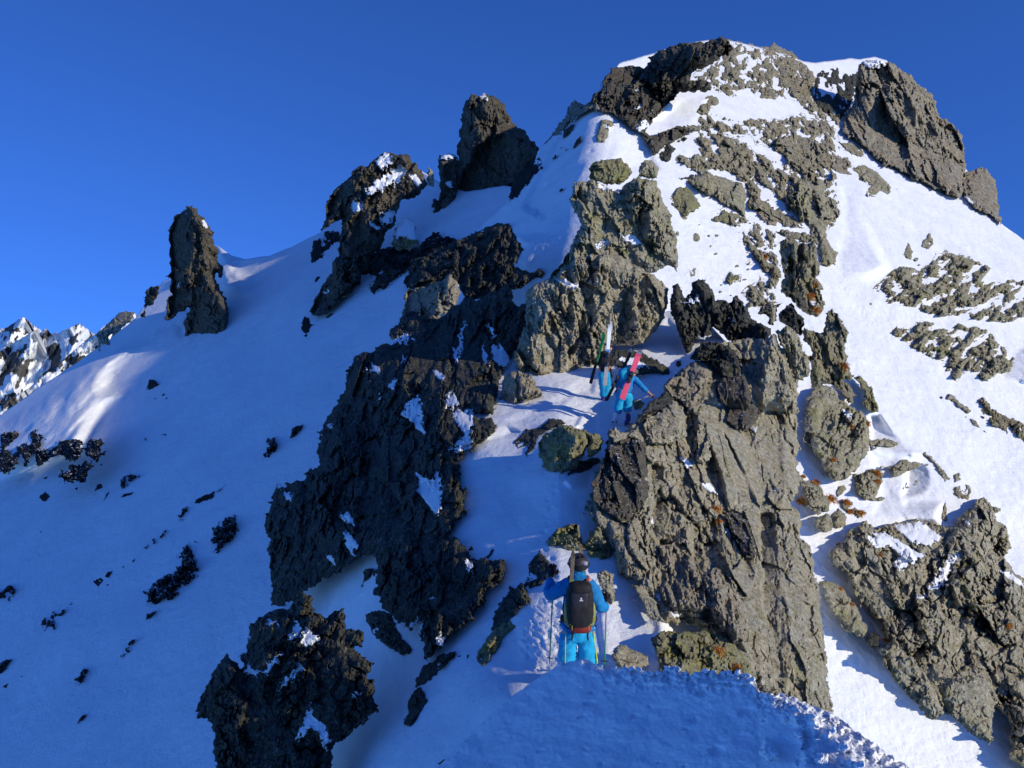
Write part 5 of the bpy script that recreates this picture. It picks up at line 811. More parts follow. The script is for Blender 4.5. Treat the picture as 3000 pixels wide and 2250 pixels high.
def skin(name, pts, edges, mat, parent, roots=(0,), sub=2, wrinkle=0, seed=1):
    """one continuous surface grown round a skeleton: pts = [(position, radius or (rx, ry))]"""
    off = parent.location if parent else Vector()
    me = bpy.data.meshes.new(name+'_skeleton'); me.from_pydata([V3(p)-off for p, r in pts], edges, [])
    o = bpy.data.objects.new(name+'_skeleton', me); COL.objects.link(o)
    md = o.modifiers.new('skin', 'SKIN'); md.use_smooth_shade = True
    ss = o.modifiers.new('sub', 'SUBSURF'); ss.levels = ss.render_levels = sub
    for i, (p, r) in enumerate(pts):
        sv = me.skin_vertices[0].data[i]; sv.radius = r if isinstance(r, tuple) else (r, r); sv.use_root = i in roots; sv.use_loose = False
    dg = bpy.context.evaluated_depsgraph_get(); ev = o.evaluated_get(dg)
    m2 = bpy.data.meshes.new_from_object(ev); m2.name = name
    bpy.data.objects.remove(o); bpy.data.meshes.remove(me)
    if wrinkle:
        n = len(m2.vertices); co = np.zeros(n*3); no = np.zeros(n*3)
        m2.vertices.foreach_get('co', co); m2.vertices.foreach_get('normal', no); co = co.reshape(-1,3); no = no.reshape(-1,3)
        d = fbm(co[:,0]*9+co[:,1]*5, co[:,2]*13, seed, 4, .55)*wrinkle+.8*wrinkle*(1-np.abs(fbm(co[:,0]*5+co[:,2]*4, co[:,2]*11-co[:,1]*3, seed+9, 2))*3).clip(0, 1)
        m2.vertices.foreach_set('co', (co+no*d[:,None]).ravel())
    for p in m2.polygons: p.use_smooth = True
    m2.materials.clear(); m2.materials.append(CM[mat])
    r = bpy.data.objects.new(name, m2); COL.objects.link(r); r.parent = parent
    return r
def ellip(bm, c, rx, ry, rz, seg=20, rings=14, cut=None):
    g = bmesh.ops.create_uvsphere(bm, u_segments=seg, v_segments=rings, radius=1)
    for v in g['verts']: v.co = Vector((c[0]+v.co.x*rx, c[1]+v.co.y*ry, c[2]+v.co.z*rz))
    return g['verts']
def tube(bm, pts, r, seg=8):
    pts = [V3(p) for p in pts]; rs = r if isinstance(r, (list, tuple)) else [r]*len(pts); rings = []
    for i, p in enumerate(pts):
        t = (pts[min(i+1, len(pts)-1)]-pts[max(i-1, 0)]).normalized(); a = t.orthogonal().normalized(); b = t.cross(a)
        if i: 
            a0 = rings[-1][1]; a = (a0-t*a0.dot(t)).normalized(); b = t.cross(a)
        rings.append(([bm.verts.new(p+(a*math.cos(k*2*math.pi/seg)+b*math.sin(k*2*math.pi/seg))*rs[i]) for k in range(seg)], a))
    for (r0, _), (r1, _) in zip(rings, rings[1:]):
        for k in range(seg): bm.faces.new((r0[k], r0[(k+1)%seg], r1[(k+1)%seg], r1[k]))
    bm.faces.new(rings[0][0][::-1]); bm.faces.new(rings[-1][0])
def rbox(bm, c, sx, sy, sz, p=4.0, n=16, taper=0.0, rot=None):
    """padded box: a superellipsoid"""
    g = bmesh.ops.create_uvsphere(bm, u_segments=2*n, v_segments=n, radius=1)
    for v in g['verts']:
        x, y, z = v.co; k = (abs(x)**p+abs(y)**p+abs(z)**p)**(-1/p)
        x, y, z = x*k, y*k, z*k; f = 1-taper*(z*.5+.5)
        q = Vector((x*sx*f, y*sy*f, z*sz))
        if rot: q = rot@q
        v.co = q+Vector(c)
    return g['verts']
def ski(label, tail, tip, up, width, mats, parts, group=None, bind=None, bmat='metal'):
    """ski lying along tail -> tip, `up` its upper side; sidecut, upturned tip; mats = [(from, to, material)] lengthwise"""
    tail, tip, up = V3(tail), V3(tip), V3(up); ax = tip-tail; Ln = ax.length; ax.normalize()
    up = (up-ax*up.dot(ax)).normalized(); sd = ax.cross(up)
    t = thing('ski', label, 'ski', tail, group)
    for k, (a, b, m) in enumerate(mats):
        bm = bmesh.new(); rows = []; n = 18
        for i in range(n+1):
            s = a+(b-a)*i/n
            wd = width*(.80+.20*abs(2*s-1)**2)*(1 if s < .9 else math.sqrt(max(0, 1-((s-.9)/.102)**2)))*(1 if s > .03 else .75+.25*s/.03)
            lift = (0 if s < .84 else ((s-.84)/.16)**2*.075*Ln)+.012*Ln*math.sin(math.pi*s)
            c = ax*(s*Ln)+up*lift; th = .011*(1 if s < .85 else .6)+.0006*k
            rows.append([bm.verts.new(c+sd*(wd/2*q)+up*(th/2*w_)) for q, w_ in ((-1,-1),(1,-1),(1,.6),(.7,1),(-.7,1),(-1,.6))])
        for r0, r1 in zip(rows, rows[1:]):
            for q in range(6): bm.faces.new((r0[q], r0[(q+1)%6], r1[(q+1)%6], r1[q]))
        bm.faces.new(rows[0][::-1]); bm.faces.new(rows[-1])
        bmesh.ops.recalc_face_normals(bm, faces=bm.faces)
        mesh_obj(parts[k], bm, m, t, False)
    if bind is not None:
        for s, nm in ((bind-.06, 'heel_piece'), (bind+.08, 'toe_piece')):
            bm = bmesh.new(); M_ = Matrix((sd, ax, up)).transposed()
            rbox(bm, ax*(s*Ln)+up*(.03+.012*Ln), width*.36, .055, .028, 5, 8, 0, M_); rbox(bm, ax*(s*Ln+.03)+up*(.06+.012*Ln), width*.22, .025, .02, 4, 8, 0, M_)
            mesh_obj(nm, bm, bmat, t)
    return t
def pole(label, top, tip, colors, split, group='ski poles of the nearest climber', grip=.13):
    top, tip = V3(top), V3(tip); t = thing('ski_pole', label, 'ski pole', tip, group); ax = (top-tip); Ln = ax.length; ax.normalize()
    bm = bmesh.new(); tube(bm, [ax*.03, ax*(Ln*split)], [.0075, .0085]); mesh_obj('lower_shaft', bm, colors[0], t)
    bm = bmesh.new(); tube(bm, [ax*(Ln*split-.01), ax*(Ln-grip)], .0105); mesh_obj('upper_shaft', bm, colors[1], t)
    bm = bmesh.new(); tube(bm, [ax*(Ln-grip), ax*(Ln-grip*.8), ax*(Ln-grip*.4), ax*(Ln-.02), ax*Ln], [.015,.018,.016,.019,.012]); mesh_obj('grip', bm, 'black', t)
    bm = bmesh.new(); tube(bm, [ax*-.0, ax*.035], [.003,.006]); mesh_obj('tip', bm, 'metal', t)
    bm = bmesh.new(); tube(bm, [ax*.075, ax*.082], .045, 14); mesh_obj('basket', bm, 'black', t)
    return t
def glove(name, wrist, palm, fdir, side, mat, parent, curl=.9, s=1.0):
    """palm and five separate bent fingers closing round what is held"""
    w, p = V3(wrist), V3(palm); f = V3(fdir).normalized(); sd = V3(side); sd = (sd-f*sd.dot(f)).normalized(); nn = f.cross(sd)
    pts, ed, roots = [], [], []
    def chain(ps):
        b = len(pts); roots.append(b)
        for q in ps: pts.append(q)
        for i in range(len(ps)-1): ed.append((b+i, b+i+1))
    chain([(w, .036*s), (w*.45+p*.55, (.040*s, .030*s)), (p, (.046*s, .028*s)), (p+f*.035*s, (.044*s, .022*s))])
    for k, (o_, ln) in enumerate(((-.034, .072), (-.012, .085), (.011, .080), (.032, .062))):
        b0 = p+f*.03*s+sd*o_*s; d1 = (f+nn*.35*curl).normalized(); d2 = (f*.35+nn*curl).normalized(); d3 = (-f*.35*curl+nn*.8).normalized()
        a = b0+d1*ln*.45*s; c = a+d2*ln*.36*s; e = c+d3*ln*.28*s
        chain([(b0, .0125*s), (a, .0125*s), (c, .0115*s), (e, .009*s)])
    t0 = p-f*.02*s-sd*.036*s; t1 = t0+(f*.5-sd*.6+nn*.5).normalized()*.04*s; t2 = t1+(f*.6+nn*.8+sd*.2).normalized()*.032*s
    chain([(t0, .016*s), (t1, .0145*s), (t2, .011*s)])
    return skin(name, pts, ed, mat, parent, tuple(roots), 1)

# ---------------------------------------------------------------- nearest climber (seen from behind)
D1 = float(near(np.array([1690.]), np.array([2040.]))[0])*.995; K1 = D1/F
def A(x, y, dy=0): return np.array([(1550+x/3.95-CX)*K1, D1+dy, -(1560+y/3.95-CY)*K1])
m1 = K1/3.95
root = thing('person', 'person in blue jacket and cyan trousers seen from behind, nearest climber with a dark backpack', 'person', V3(A(560, 1900)), 'climbers on the ridge')
q = [A(562,1010,.02), A(566,900,.0), A(570,760,-.02), A(576,610,0), A(576,520,.02), A(576,450,.04), A(576,395,.05), A(576,320,.05),
     A(690,575,.0), A(742,640,.0), A(835,880,.02), A(915,905,.24), A(935,835,.33),
     A(470,570,.0), A(405,640,.02), A(225,745,.08), A(262,640,.30), A(288,545,.42),
     A(480,1080,.02), A(440,1300,.04), A(430,1520,.0), A(425,1880,-.02), A(425,1930,.12),
     A(648,1080,.02), A(672,1300,.04), A(685,1520,.0), A(690,1880,-.02), A(692,1930,.12)]
body_e = [(0,1),(1,2),(2,3),(3,4),(4,5),(5,6),(6,7),(3,8),(8,9),(9,10),(10,11),(11,12),(3,13),(13,14),(14,15),(15,16),(16,17),(0,18),(18,19),(19,20),(20,21),(21,22),(0,23),(23,24),(24,25),(25,26),(26,27)]
rad = [.13,.13,.14,.13,.07,.055,.085,.08,.075,.055,.045,.04,.03,.075,.055,.045,.04,.03,.10,.085,.06,.045,.04,.10,.085,.06,.045,.04]
skin('body', list(zip(q, rad)), body_e, 'skin', root)
# jacket: torso, collar and both sleeves in one surface
skin('jacket', [(A(565,1055,.02), (.205,.15)), (A(568,960,.01), (.19,.15)), (A(571,800,-.01), (.20,.15)), (A(576,640,0), (.19,.14)), (A(576,560,.02), (.13,.11)), (A(574,490,.03), .088), (A(574,445,.035), .080),
      (A(672,580,.0), .105), (A(745,640,.0), .098), (A(790,770,.01), .088), (A(838,890,.03), .084), (A(885,905,.15), .068), (A(918,893,.25), .055),
      (A(480,580,.0), .105), (A(400,640,.02), .098), (A(300,705,.04), .090), (A(222,745,.08), .084), (A(245,680,.22), .066), (A(270,610,.33), .055)],
     [(0,1),(1,2),(2,3),(3,4),(4,5),(5,6),(3,7),(7,8),(8,9),(9,10),(10,11),(11,12),(3,13),(13,14),(14,15),(15,16),(16,17),(17,18)], 'blue', root, (1,), 3, .011, 5)
tr = skin('trousers', [(A(562,1040,.02), (.20,.155)), (A(562,1130,.02), (.20,.155)), (A(462,1180,.02), (.135,.135)), (A(450,1300,.03), (.128,.128)), (A(440,1480,.02), .118), (A(432,1700,0), .105), (A(428,1860,-.01), .11),
      (A(662,1180,.02), (.135,.135)), (A(672,1300,.03), (.128,.128)), (A(682,1480,.02), .118), (A(688,1700,0), .105), (A(690,1860,-.01), .11)],
     [(0,1),(1,2),(2,3),(3,4),(4,5),(5,6),(1,7),(7,8),(8,9),(9,10),(10,11)], 'cyan', root, (1,), 3, .014, 15)
for xs_ in ((415,1110, 410,1500), (733,1090, 785,1500)):
    bm = bmesh.new(); sgn = -1 if xs_[0] < 560 else 1; pp = []
    for i in range(9):
        f_ = i/8; pp.append(V3(A(xs_[0]+(xs_[2]-xs_[0])*f_, xs_[1]+(xs_[3]-xs_[1])*f_, -.125 if sgn < 0 else -.05))-root.location)
    tube(bm, pp,   .006 if sgn < 0 else .011, 6); mesh_obj('side_zip', bm, 'yellow', root)
bm = bmesh.new(); hc = V3(A(577,362,.05))-root.location
for v in ellip(bm, hc, .135, .15, .125, 28, 18):
    v.co.z += .012*math.sin(8*v.co.x*8)*0; 
    if v.co.z < hc.z-.075: v.co.z = hc.z-.075-(hc.z-.075-v.co.z)*.25
hel = mesh_obj('helmet', bm, 'helmet', root)
bm = bmesh.new(); tube(bm, [hc+Vector((.137*math.cos(a), .152*math.sin(a), -.01+.0*a)) for a in np.linspace(-math.pi, math.pi, 25)], .010, 6); mesh_obj('goggle_strap', bm, 'black', hel)
bm = bmesh.new(); rbox(bm, hc+Vector((.07,-.115,.02)), .035, .03, .028, 3, 8); mesh_obj('strap_clip', bm, 'greyp', hel)
bm = bmesh.new()
for k in range(3): rbox(bm, hc+Vector((-.05+.05*k, -.08-.03*(k == 1), .098)), .014, .032, .014, 3, 6)
mesh_obj('air_vent', bm, 'black', hel)
glove('glove', A(918,893,.25), A(936,845,.31), (0,.55,.6), (1,.1,0), 'black', root, .9, 1.25)
glove('glove', A(268,610,.33), A(286,545,.41), (.1,.4,.8), (-1,.1,0), 'black', root, .9, 1.25)
for x_ in (425, 690):
    bm = bmesh.new(); c = V3(A(x_,1905,.02))-root.location; rbox(bm, c+Vector((0,.05,-.02)), .06, .16, .055, 3, 10); rbox(bm, c+Vector((0,-.03,.09)), .062, .075, .12, 3, 10); mesh_obj('boot', bm, 'purple', root)
# backpack
bp_ = thing('backpack', 'dark backpack with yellow cords and a reddish base, on the nearest climber\'s back', 'backpack', V3(A(568,1040,-.2)))
o_ = bp_.location
def B1(x, y, dy=0): return V3(A(x, y, dy))-o_
bm = bmesh.new(); vs_ = rbox(bm, B1(568,790,-.24), .164, .13, .295, 3.2, 20, -.06)
for v in vs_: v.co += v.co.normalized()*.010*float(fbm(np.array([v.co.x*14]), np.array([v.co.z*14+v.co.y*6]), 77, 3)[0])
mesh_obj('main_bag', bm, 'black', bp_)
bm = bmesh.new(); rbox(bm, B1(570,575,-.27), .145, .13, .075, 2.8, 16); mesh_obj('lid', bm, 'black', bp_)
bm = bmesh.new(); rbox(bm, B1(560,690,-.345), .105, .035, .15, 3.2, 14); mesh_obj('front_pocket', bm, 'helmet', bp_)
bm = bmesh.new(); rbox(bm, B1(575,1030,-.25), .135, .10, .065, 2.8, 14); mesh_obj('base_panel', bm, 'red', bp_)
for sg, x_ in ((-1, 425), (1, 715)):
    bm = bmesh.new(); rbox(bm, B1(x_-sg*5,880,-.2), .045, .075, .14, 2.8, 12); mesh_obj('side_pocket', bm, 'lace', bp_)
    bm = bmesh.new()
    zz = [B1(x_-sg*(78 if k % 2 else 28), 640+k*42, -.30 if k % 2 else -.33) for k in range(10)]; tube(bm, zz, .005, 5)
    zz = [B1(x_-sg*(50), 560+k*60, -.335) for k in range(9)]; tube(bm, zz, .004, 5); mesh_obj('cord', bm, 'yellow', bp_)
    bm = bmesh.new(); tube(bm, [B1(x_, 985, -.17), B1(x_+sg*32, 985, -.05), B1(x_+sg*28, 1000, .10)], [.03,.045,.035], 10); mesh_obj('hip_belt', bm, 'black', bp_)
    bm = bmesh.new(); tube(bm, [B1(x_-sg*60, 545, -.14), B1(x_-sg*45, 520, .0), B1(x_-sg*30, 600, .15), B1(x_, 760, .14), B1(x_+sg*36, 880, -.04), B1(x_+sg*22, 985, -.10)], [.025,.03,.03,.018,.010,.010], 8); mesh_obj('shoulder_strap', bm, 'red' if sg > 0 else 'black', bp_)
    bm = bmesh.new(); tube(bm, [B1(x_-sg*55,1050,-.3), B1(x_-sg*60,1120,-.25), B1(x_-sg*52,1180,-.24)], [.012,.012,.010], 6); mesh_obj('hanging_strap', bm, 'black', bp_)
bm = bmesh.new()
for dx, dy_, sx, sz in ((0,-14,8,8), (-7,-2,4,9), (7,-2,4,9), (0,13,22,5)): rbox(bm, B1(573+dx,685+dy_,-.383), sx*m1, .003, sz*m1, 2.5, 8)
mesh_obj('logo', bm, 'white', bp_)
ski('patterned ski standing left on the nearest climber\'s backpack', A(440,1015,-.28), A(500,175,-.16), (-.1,-1,0), .058, [(0,.62,'lace'),(.62,1,'wood')], ['ski_base','ski_tip'], 'skis on the nearest climber\'s backpack')
ski('patterned ski standing right on the nearest climber\'s backpack', A(708,1005,-.26), A(600,190,.24), (.1,-1,0), .058, [(0,.62,'lace'),(.62,1,'wood')], ['ski_base','ski_tip'], 'skis on the nearest climber\'s backpack')
pole('green ski pole under the nearest climber\'s raised left arm', A(308,470,.43), A(240,1560,.10), ('green','black'), .66)
pole('green ski pole with a long dark upper shaft, in the nearest climber\'s right hand', A(938,765,.34), A(885,1600,.12), ('green','greyp'), .48)

# ---------------------------------------------------------------- upper climber
D2 = float(near(np.array([1772.]), np.array([1172.]))[0])*.99; K2 = D2/F
def U(x, y, dy=0): return np.array([(1690+x/5.026-CX)*K2, D2+dy, -(930+y/5.026-CY)*K2])
root = thing('person', 'person in black and orange top and cyan trousers, upper climber with a white ski upright', 'person', V3(U(400,1180)), 'climbers on the ridge')
skin('body', [(U(400,780), .12), (U(405,680), .13), (U(415,590,.02), .13), (U(440,530,.03), .06), (U(470,490,.03), .06), (U(482,455,.02), .088), (U(482,415,.02), .085), (U(510,470,-.05), .035),
      (U(345,575), .07), (U(305,650,-.05), .05), (U(335,725,-.12), .04), (U(480,590), .07), (U(512,680,-.03), .05), (U(460,735,-.10), .04),
      (U(360,800), .10), (U(380,960), .07), (U(385,1130), .05), (U(385,1200,.1), .04), (U(440,800), .10), (U(445,960), .07), (U(430,1130), .05), (U(430,1200,.1), .04)],
     [(0,1),(1,2),(2,3),(3,4),(4,5),(5,6),(5,7),(2,8),(8,9),(9,10),(2,11),(11,12),(12,13),(0,14),(14,15),(15,16),(16,17),(0,18),(18,19),(19,20),(20,21)], 'skin', root)
skin('jacket', [(U(400,815), (.205,.155)), (U(402,700), (.18,.14)), (U(415,600,.02), (.18,.14)), (U(440,535,.03), .085), (U(355,570), .10), (U(300,650,-.05), .08), (U(322,712,-.11), .06), (U(480,590), .10), (U(515,680,-.03), .08), (U(480,730,-.09), .06)],
     [(0,1),(1,2),(2,3),(2,4),(4,5),(5,6),(2,7),(7,8),(8,9)], 'black', root, (1,), 2, .01, 31)
skin('trousers', [(U(402,745), (.165,.125)), (U(400,830), (.18,.14)), (U(365,880), .125), (U(385,970), .115), (U(392,1100), .11), (U(390,1180), .11), (U(440,880), .125), (U(445,970), .115), (U(430,1100), .11), (U(428,1180), .11)],
     [(0,1),(1,2),(2,3),(3,4),(4,5),(1,6),(6,7),(7,8),(8,9)], 'cyan', root, (1,), 2, .013, 41)
bm = bmesh.new(); c = V3(U(484,410,.03))-root.location
for v in ellip(bm, c, .115, .13, .115): v.co.z = max(v.co.z, c.z-.035)
hel = mesh_obj('helmet', bm, 'helmet', root)
bm = bmesh.new(); tube(bm, [c+Vector((.118*math.cos(a), .133*math.sin(a), -.02-.03*math.cos(a))) for a in np.linspace(-math.pi, math.pi, 21)], .014, 6); mesh_obj('goggle_strap', bm, 'black', hel)
for (x_, y_) in ((338,545), (400,728), (440,735)):
    bm = bmesh.new(); rbox(bm, V3(U(x_,y_,-.17))-root.location, .07, .05, .055, 2.6, 10); mesh_obj('orange_patch', bm, 'orange', root)
glove('glove', U(478,730,-.09), U(455,738,-.13), (-1,0,0), (0,0,1), 'orange', root, .8, 1.2); glove('glove', U(322,712,-.11), U(345,728,-.14), (1,0,-.2), (0,0,1), 'black', root, .8, 1.2)
for x_ in (386, 430):
    bm = bmesh.new(); c = V3(U(x_,1215,.03))-root.location; rbox(bm, c+Vector((0,.06,0)), .055, .15, .05, 3, 10); rbox(bm, c+Vector((0,0,.1)), .06, .07, .1, 3, 10); mesh_obj('boot', bm, 'purple', root)
bk = thing('backpack', 'black backpack worn by the upper climber, behind the white ski', 'backpack', V3(U(400,740,-.15)))
bm = bmesh.new(); rbox(bm, Vector((0,-.06,.17)), .15, .11, .21, 3, 14); mesh_obj('main_bag', bm, 'black', bk)
bm = bmesh.new(); rbox(bm, Vector((0,-.07,.40)), .12, .11, .06, 2.8, 12); mesh_obj('lid', bm, 'black', bk)
for sg in (-1, 1):
    bm = bmesh.new(); tube(bm, [Vector((sg*.10,.02,.38)), Vector((sg*.12,.12,.42)), Vector((sg*.13,.26,.30)), Vector((sg*.16,.2,.05))], .02, 8); mesh_obj('shoulder_strap', bm, 'orange', bk)
ski('white ski with a blue lower part, upright on the upper climber\'s back', U(394,1005,-.30), U(468,95,-.26), (.25,-1,0), .125, [(0,.33,'greyp'),(.33,.58,'dkblue'),(.58,1,'white')], ['ski_tail','ski_middle','ski_tip'], bind=.40)
ski('green and black ski slanting left on the upper climber\'s back', U(188,975,-.26), U(405,225,-.22), (-.6,-.8,0), .11, [(0,.42,'black'),(.42,1,'green')], ['ski_tail','ski_tip'], bind=.52)
ax_ = thing('ski_pole', 'short dark pole hanging at the upper climber\'s right side', 'ski pole', V3(U(515,885,-.08)))
bm = bmesh.new(); tube(bm, [V3(U(515,885,-.08))-ax_.location, V3(U(485,745,-.08))-ax_.location], [.025,.028]); mesh_obj('shaft', bm, 'black', ax_)
bm = bmesh.new(); tube(bm, [V3(U(484,745,-.08))-ax_.location, V3(U(480,700,-.08))-ax_.location], [.03,.02]); mesh_obj('grip', bm, 'black', ax_)

# ---------------------------------------------------------------- lower climber
D3 = float(near(np.array([1836.]), np.array([1238.]))[0])*.985; K3 = D3/F
def W(x, y, dy=0): return np.array([(1690+x/5.026-CX)*K3, D3+dy, -(930+y/5.026-CY)*K3])
root = thing('person', 'person in teal blue jacket and trousers stepping up, lower climber with a pink ski', 'person', V3(W(660,1560)), 'climbers on the ridge')
skin('body', [(W(700,1080), .12), (W(715,990,.05), .13), (W(760,890,.12), .13), (W(820,845,.2), .06), (W(860,815,.24), .09), (W(868,785,.25), .08),
      (W(845,895,.1), .07), (W(950,1010,.05), .05), (W(1070,1110,.08), .035), (W(640,880,.1), .07), (W(600,1000,.08), .05), (W(610,1060,.2), .035),
      (W(640,1110), .10), (W(630,1240,.08), .07), (W(598,1400,.0), .05), (W(560,1520,.08), .04), (W(755,1110), .10), (W(755,1260,.12), .07), (W(745,1410,.02), .05), (W(742,1540,.1), .04)],
     [(0,1),(1,2),(2,3),(3,4),(4,5),(2,6),(6,7),(7,8),(2,9),(9,10),(10,11),(0,12),(12,13),(13,14),(14,15),(0,16),(16,17),(17,18),(18,19)], 'skin', root)
skin('jacket', [(W(697,1125), (.215,.165)), (W(712,1000,.05), (.19,.15)), (W(755,900,.12), (.18,.15)), (W(815,850,.19), .09), (W(840,895,.1), .10), (W(895,945,.07), .085), (W(955,1015,.05), .075), (W(1055,1100,.08), .055), (W(650,880,.1), .10), (W(605,990,.08), .085), (W(608,1050,.18), .06)],
     [(0,1),(1,2),(2,3),(2,4),(4,5),(5,6),(6,7),(2,8),(8,9),(9,10)], 'blue', root, (1,), 2, .012, 51)
skin('trousers', [(W(704,1045,.02), (.185,.14)), (W(700,1120), (.20,.15)), (W(640,1160,.02), .13), (W(632,1250,.06), .12), (W(608,1370,.02), .11), (W(598,1425,.0), .10), (W(758,1160,.02), .135), (W(758,1260,.09), .125), (W(748,1350,.05), .11), (W(745,1400,.02), .10)],
     [(0,1),(1,2),(2,3),(3,4),(4,5),(1,6),(6,7),(7,8),(8,9)], 'cyan', root, (1,), 2, .015, 61)
bm = bmesh.new(); c = V3(W(862,800,.25))-root.location
for v in ellip(bm, c, .115, .13, .105): v.co.z = max(v.co.z, c.z-.05)
mesh_obj('helmet', bm, 'grey', root)
glove('hand', W(1062,1105,.08), W(1098,1140,.10), (.8,.1,-.6), (.5,0,.8), 'skin', root, .5, 1.15); glove('glove', W(608,1050,.18), W(612,1085,.22), (.1,.5,-.8), (1,0,0), 'black', root, .7, 1.1)
for (x_, y_, mt) in ((562,1500,'white'), (742,1530,'purple')):
    bm = bmesh.new(); c = V3(W(x_,y_,.02))-root.location; rbox(bm, c+Vector((0,.06,-.02)), .055, .15, .05, 3, 10); rbox(bm, c+Vector((.03,0,.09)), .06, .07, .11, 3, 10); b_ = mesh_obj('boot', bm, mt, root)
    bm = bmesh.new()
    for s_ in (-1, 1):
        for y2 in (-.05, .05, .14): tube(bm, [c+Vector((s_*.045, y2, -.05)), c+Vector((s_*.055, y2, -.10))], [.010,.003], 5)
    rbox(bm, c+Vector((0,.05,-.062)), .058, .13, .01, 4, 8); mesh_obj('crampon', bm, 'metal', b_)
bk = thing('backpack', 'teal backpack on the lower climber\'s back, beside the pink ski', 'backpack', V3(W(690,960,-.1)))
rt = Matrix.Rotation(math.radians(-16), 3, 'Y')@Matrix.Rotation(math.radians(14), 3, 'X')
bm = bmesh.new(); rbox(bm, Vector((-.01,-.06,.17)), .14, .11, .20, 3, 14, 0, rt); mesh_obj('main_bag', bm, 'blue', bk)
bm = bmesh.new(); rbox(bm, Vector((-.02,-.13,.18)), .085, .05, .14, 3, 12, 0, rt); mesh_obj('front_pocket', bm, 'teal', bk)
bm = bmesh.new(); rbox(bm, Vector((.05,-.04,.36)), .11, .10, .05, 2.8, 12, 0, rt); mesh_obj('lid', bm, 'teal', bk)
for sg in (-1, 1):
    bm = bmesh.new(); tube(bm, [Vector((.04+sg*.10,.02,.36)), Vector((.08+sg*.12,.16,.38)), Vector((sg*.13+.04,.28,.22)), Vector((sg*.16,.2,.02))], .018, 8); mesh_obj('shoulder_strap', bm, 'black', bk)
ski('bright pink ski slung across the lower climber\'s back', W(638,1200,-.34), W(908,485,-.26), (.1,-1,.1), .155, [(0,.36,'pink'),(.36,.52,'black'),(.52,.92,'pink'),(.92,1,'greyp')], ['ski_tail','ski_middle','ski_body','ski_tip'], bind=.44)
ski('black ski slanting behind the pink one on the lower climber\'s back', W(422,1222,-.2), W(812,480,-.14), (-.7,-.7,0), .10, [(0,.94,'black'),(.94,1,'greyp')], ['ski_body','ski_tip'], bind=.36)
pole('thin grey ski pole trailing from the lower climber\'s right hand', W(1108,1135,.08), W(800,1262,.0), ('greyp','greyp'), .5, None, .08)

# ---------------------------------------------------------------- tufts of dry grass rooted on the rocks
dg = bpy.context.evaluated_depsgraph_get()
def hit(px, py):
    d = Vector(((px-CX)/F, 1, -(py-CY)/F)).normalized()
    ok, loc, nor, i, ob, mx = scene.ray_cast(dg, Vector((0,0,0)), d)
    return loc if ok else None
tufts = [('z3:352,152', 32, 'orange grass tuft with snow above it, high in the wall cleft'), ('z3:655,215', 42, 'ochre grass along the right edge of the upper wall'), ('z3:712,735', 26, 'orange grass on the mottled rock, left of two'), ('z3:852,712', 30, 'orange grass on the mottled rock, right of two'),
  ('z3:555,1025', 30, 'hanging orange tuft low on the mottled rock'), ('z3:935,1140', 40, 'wide grass tuft on the squat rock in the hollow'), ('z3:935,1210', 32, 'lower grass tuft on the squat rock in the hollow'), ('z3:400,1222', 44, 'flat orange grass at the top of the mossy slab'), ('z3:300,1168', 24, 'small orange tuft at the wall edge above the mossy slab'),
  ('z3:275,1385', 56, 'biggest orange tuft hanging at the right edge of the wall'), ('z3:530,1360', 60, 'long brown orange grass bank beside the mossy slab'), ('z3:675,1390', 36, 'grass tuft above the dark boulder in the rubble'), ('z3:790,1480', 38, 'lowest grass tuft of the brown rubble'), ('z3:705,1470', 30, 'middle grass tuft of the brown rubble'),
  ('z4:1165,1300', 46, 'bright orange lichen grass in the middle of the wall'), ('z4:1195,1410', 34, 'orange grass just below the bright one in the wall'), ('c7:1475,745', 62, 'big straw coloured tuft behind the cornice'), ('c7:1580,830', 40, 'smaller straw tuft right of the big one behind the cornice'),
  ('c8:340,792', 28, 'orange tuft at the left foot of the rib, by the gully'), ('c8:500,830', 22, 'small orange tuft on the upper part of the grey rib'), ('c8:345,962', 26, 'orange tuft on top of the grey green slab'), ('c8:390,1022', 26, 'orange tuft at the lower edge of the grey green slab'), ('c8:520,1160', 26, 'orange grass strip between slab and rib'), ('c8:1000,1105', 34, 'orange tuft at the far right edge of the grey rib'),
  ('z2:1250,935', 34, 'ochre tuft in the lower crack of the split column'), ('z2:1290,840', 26, 'ochre tuft in the upper crack of the split column'), ('z2:1300,1060', 40, 'broad ochre grass at the base of the split column'), ('z2:855,600', 30, 'rust coloured grass left of the split column')]
for pos, size, lab in tufts:
    c = P(pos)[0]; l = hit(*c)
    if l is None: continue
    k = l.y/F; bm = bmesh.new(); rn = random.Random(int(c[0]*7+c[1]))
    for i in range(150):
        a = rn.uniform(0, 6.28); rr = rn.random()**.5*size*.30*k/2.0; b0 = Vector((math.cos(a)*rr*1.2, -.01-rn.random()*.1*size*k/3, math.sin(a)*rr))
        ln = size*k*rn.uniform(.25, .55); d = Vector((rn.gauss(0,.55), -.6+rn.gauss(0,.3), rn.gauss(.1,.5))).normalized(); w_ = Vector((rn.gauss(0,1), rn.gauss(0,1), rn.gauss(0,1))).normalized()*k*1.1
        p1_ = b0+d*ln*.55; p2_ = p1_+(d+Vector((0,-.2,-1.1))).normalized()*ln*.45
        vs_ = [bm.verts.new(b0-w_), bm.verts.new(b0+w_), bm.verts.new(p1_+w_*.8), bm.verts.new(p1_-w_*.8), bm.verts.new(p2_)]
        bm.faces.new(vs_[:4]); bm.faces.new((vs_[3], vs_[2], vs_[4]))
    o = mesh_obj('grass_tuft', bm, 'straw'); o.location = l
    tag(o, lab, 'grass', 'dry grass tufts on the rocks')
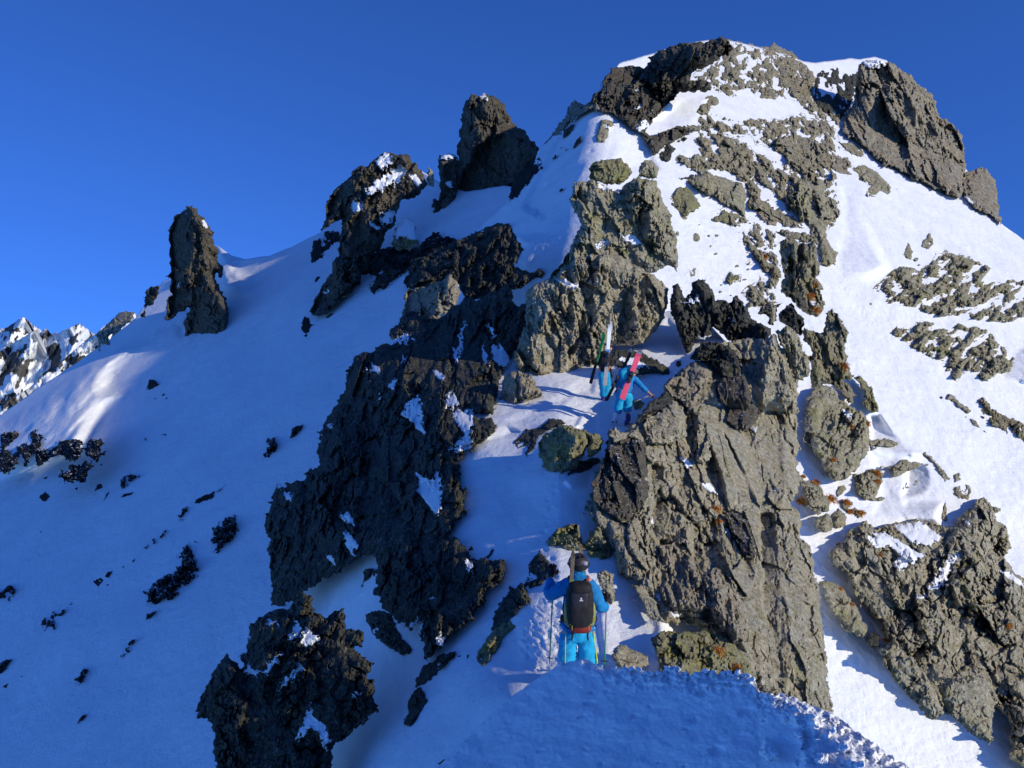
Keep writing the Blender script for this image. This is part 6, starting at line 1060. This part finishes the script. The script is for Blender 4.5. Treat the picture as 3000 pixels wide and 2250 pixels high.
SKY_SAT, SKY_HUE, SKY_STR, SUN_E, EXPO = 1.0, .5, .15, 3.0, 0.40; SKY_TINT = (.29, .60, 1.22); SKY_LIFT = .26
# ================================================================== SKY, SUN, CAMERA
w = bpy.data.worlds.new('World'); scene.world = w; w.use_nodes = True
nt = w.node_tree; nt.nodes.clear()
sky = nt.nodes.new('ShaderNodeTexSky'); sky.sky_type = 'NISHITA'; sky.sun_disc = False
el = math.asin(SUN.z); sky.sun_elevation = el; sky.sun_rotation = math.atan2(SUN.x, SUN.y)
sky.altitude = 2400; sky.air_density = 1.0; sky.dust_density = .0; sky.ozone_density = 3.0
tc = nt.nodes.new('ShaderNodeTexCoord'); mp = nt.nodes.new('ShaderNodeMapping'); mp.inputs['Location'].default_value = (0, 0, SKY_LIFT)
nt.links.new(tc.outputs['Generated'], mp.inputs[0]); nt.links.new(mp.outputs[0], sky.inputs[0])
hs = nt.nodes.new('ShaderNodeHueSaturation'); hs.inputs['Saturation'].default_value = SKY_SAT; hs.inputs['Hue'].default_value = SKY_HUE
mx = nt.nodes.new('ShaderNodeMix'); mx.data_type = 'RGBA'; mx.blend_type = 'MULTIPLY'; mx.inputs[0].default_value = 1; mx.inputs[7].default_value = (*SKY_TINT, 1)
bg = nt.nodes.new('ShaderNodeBackground'); bg.inputs['Strength'].default_value = SKY_STR
wo = nt.nodes.new('ShaderNodeOutputWorld')
nt.links.new(sky.outputs[0], hs.inputs['Color']); nt.links.new(hs.outputs[0], mx.inputs[6]); nt.links.new(mx.outputs[2], bg.inputs[0]); nt.links.new(bg.outputs[0], wo.inputs[0])
sd = bpy.data.lights.new('sun', 'SUN'); sd.energy = SUN_E; sd.angle = math.radians(.55); sd.color = (1, .92, .72)
so = bpy.data.objects.new('sun', sd); COL.objects.link(so); so.rotation_euler = SUN.to_track_quat('Z', 'Y').to_euler(); so.location = (60, -20, 80)
cd = bpy.data.cameras.new('camera'); cam = bpy.data.objects.new('camera', cd); COL.objects.link(cam)
cd.sensor_width = 36; cd.lens = 36*F/3000; cd.clip_start = .1; cd.clip_end = 8000
cam.rotation_euler = (math.pi/2, 0, 0); scene.camera = cam
vs = scene.view_settings; scene.display_settings.display_device = 'sRGB'
vs.view_transform = 'Standard'; vs.look = 'None'; vs.exposure = EXPO; vs.gamma = 1; vs.use_curve_mapping = False
scene.cycles.max_bounces = 5; scene.cycles.diffuse_bounces = 3
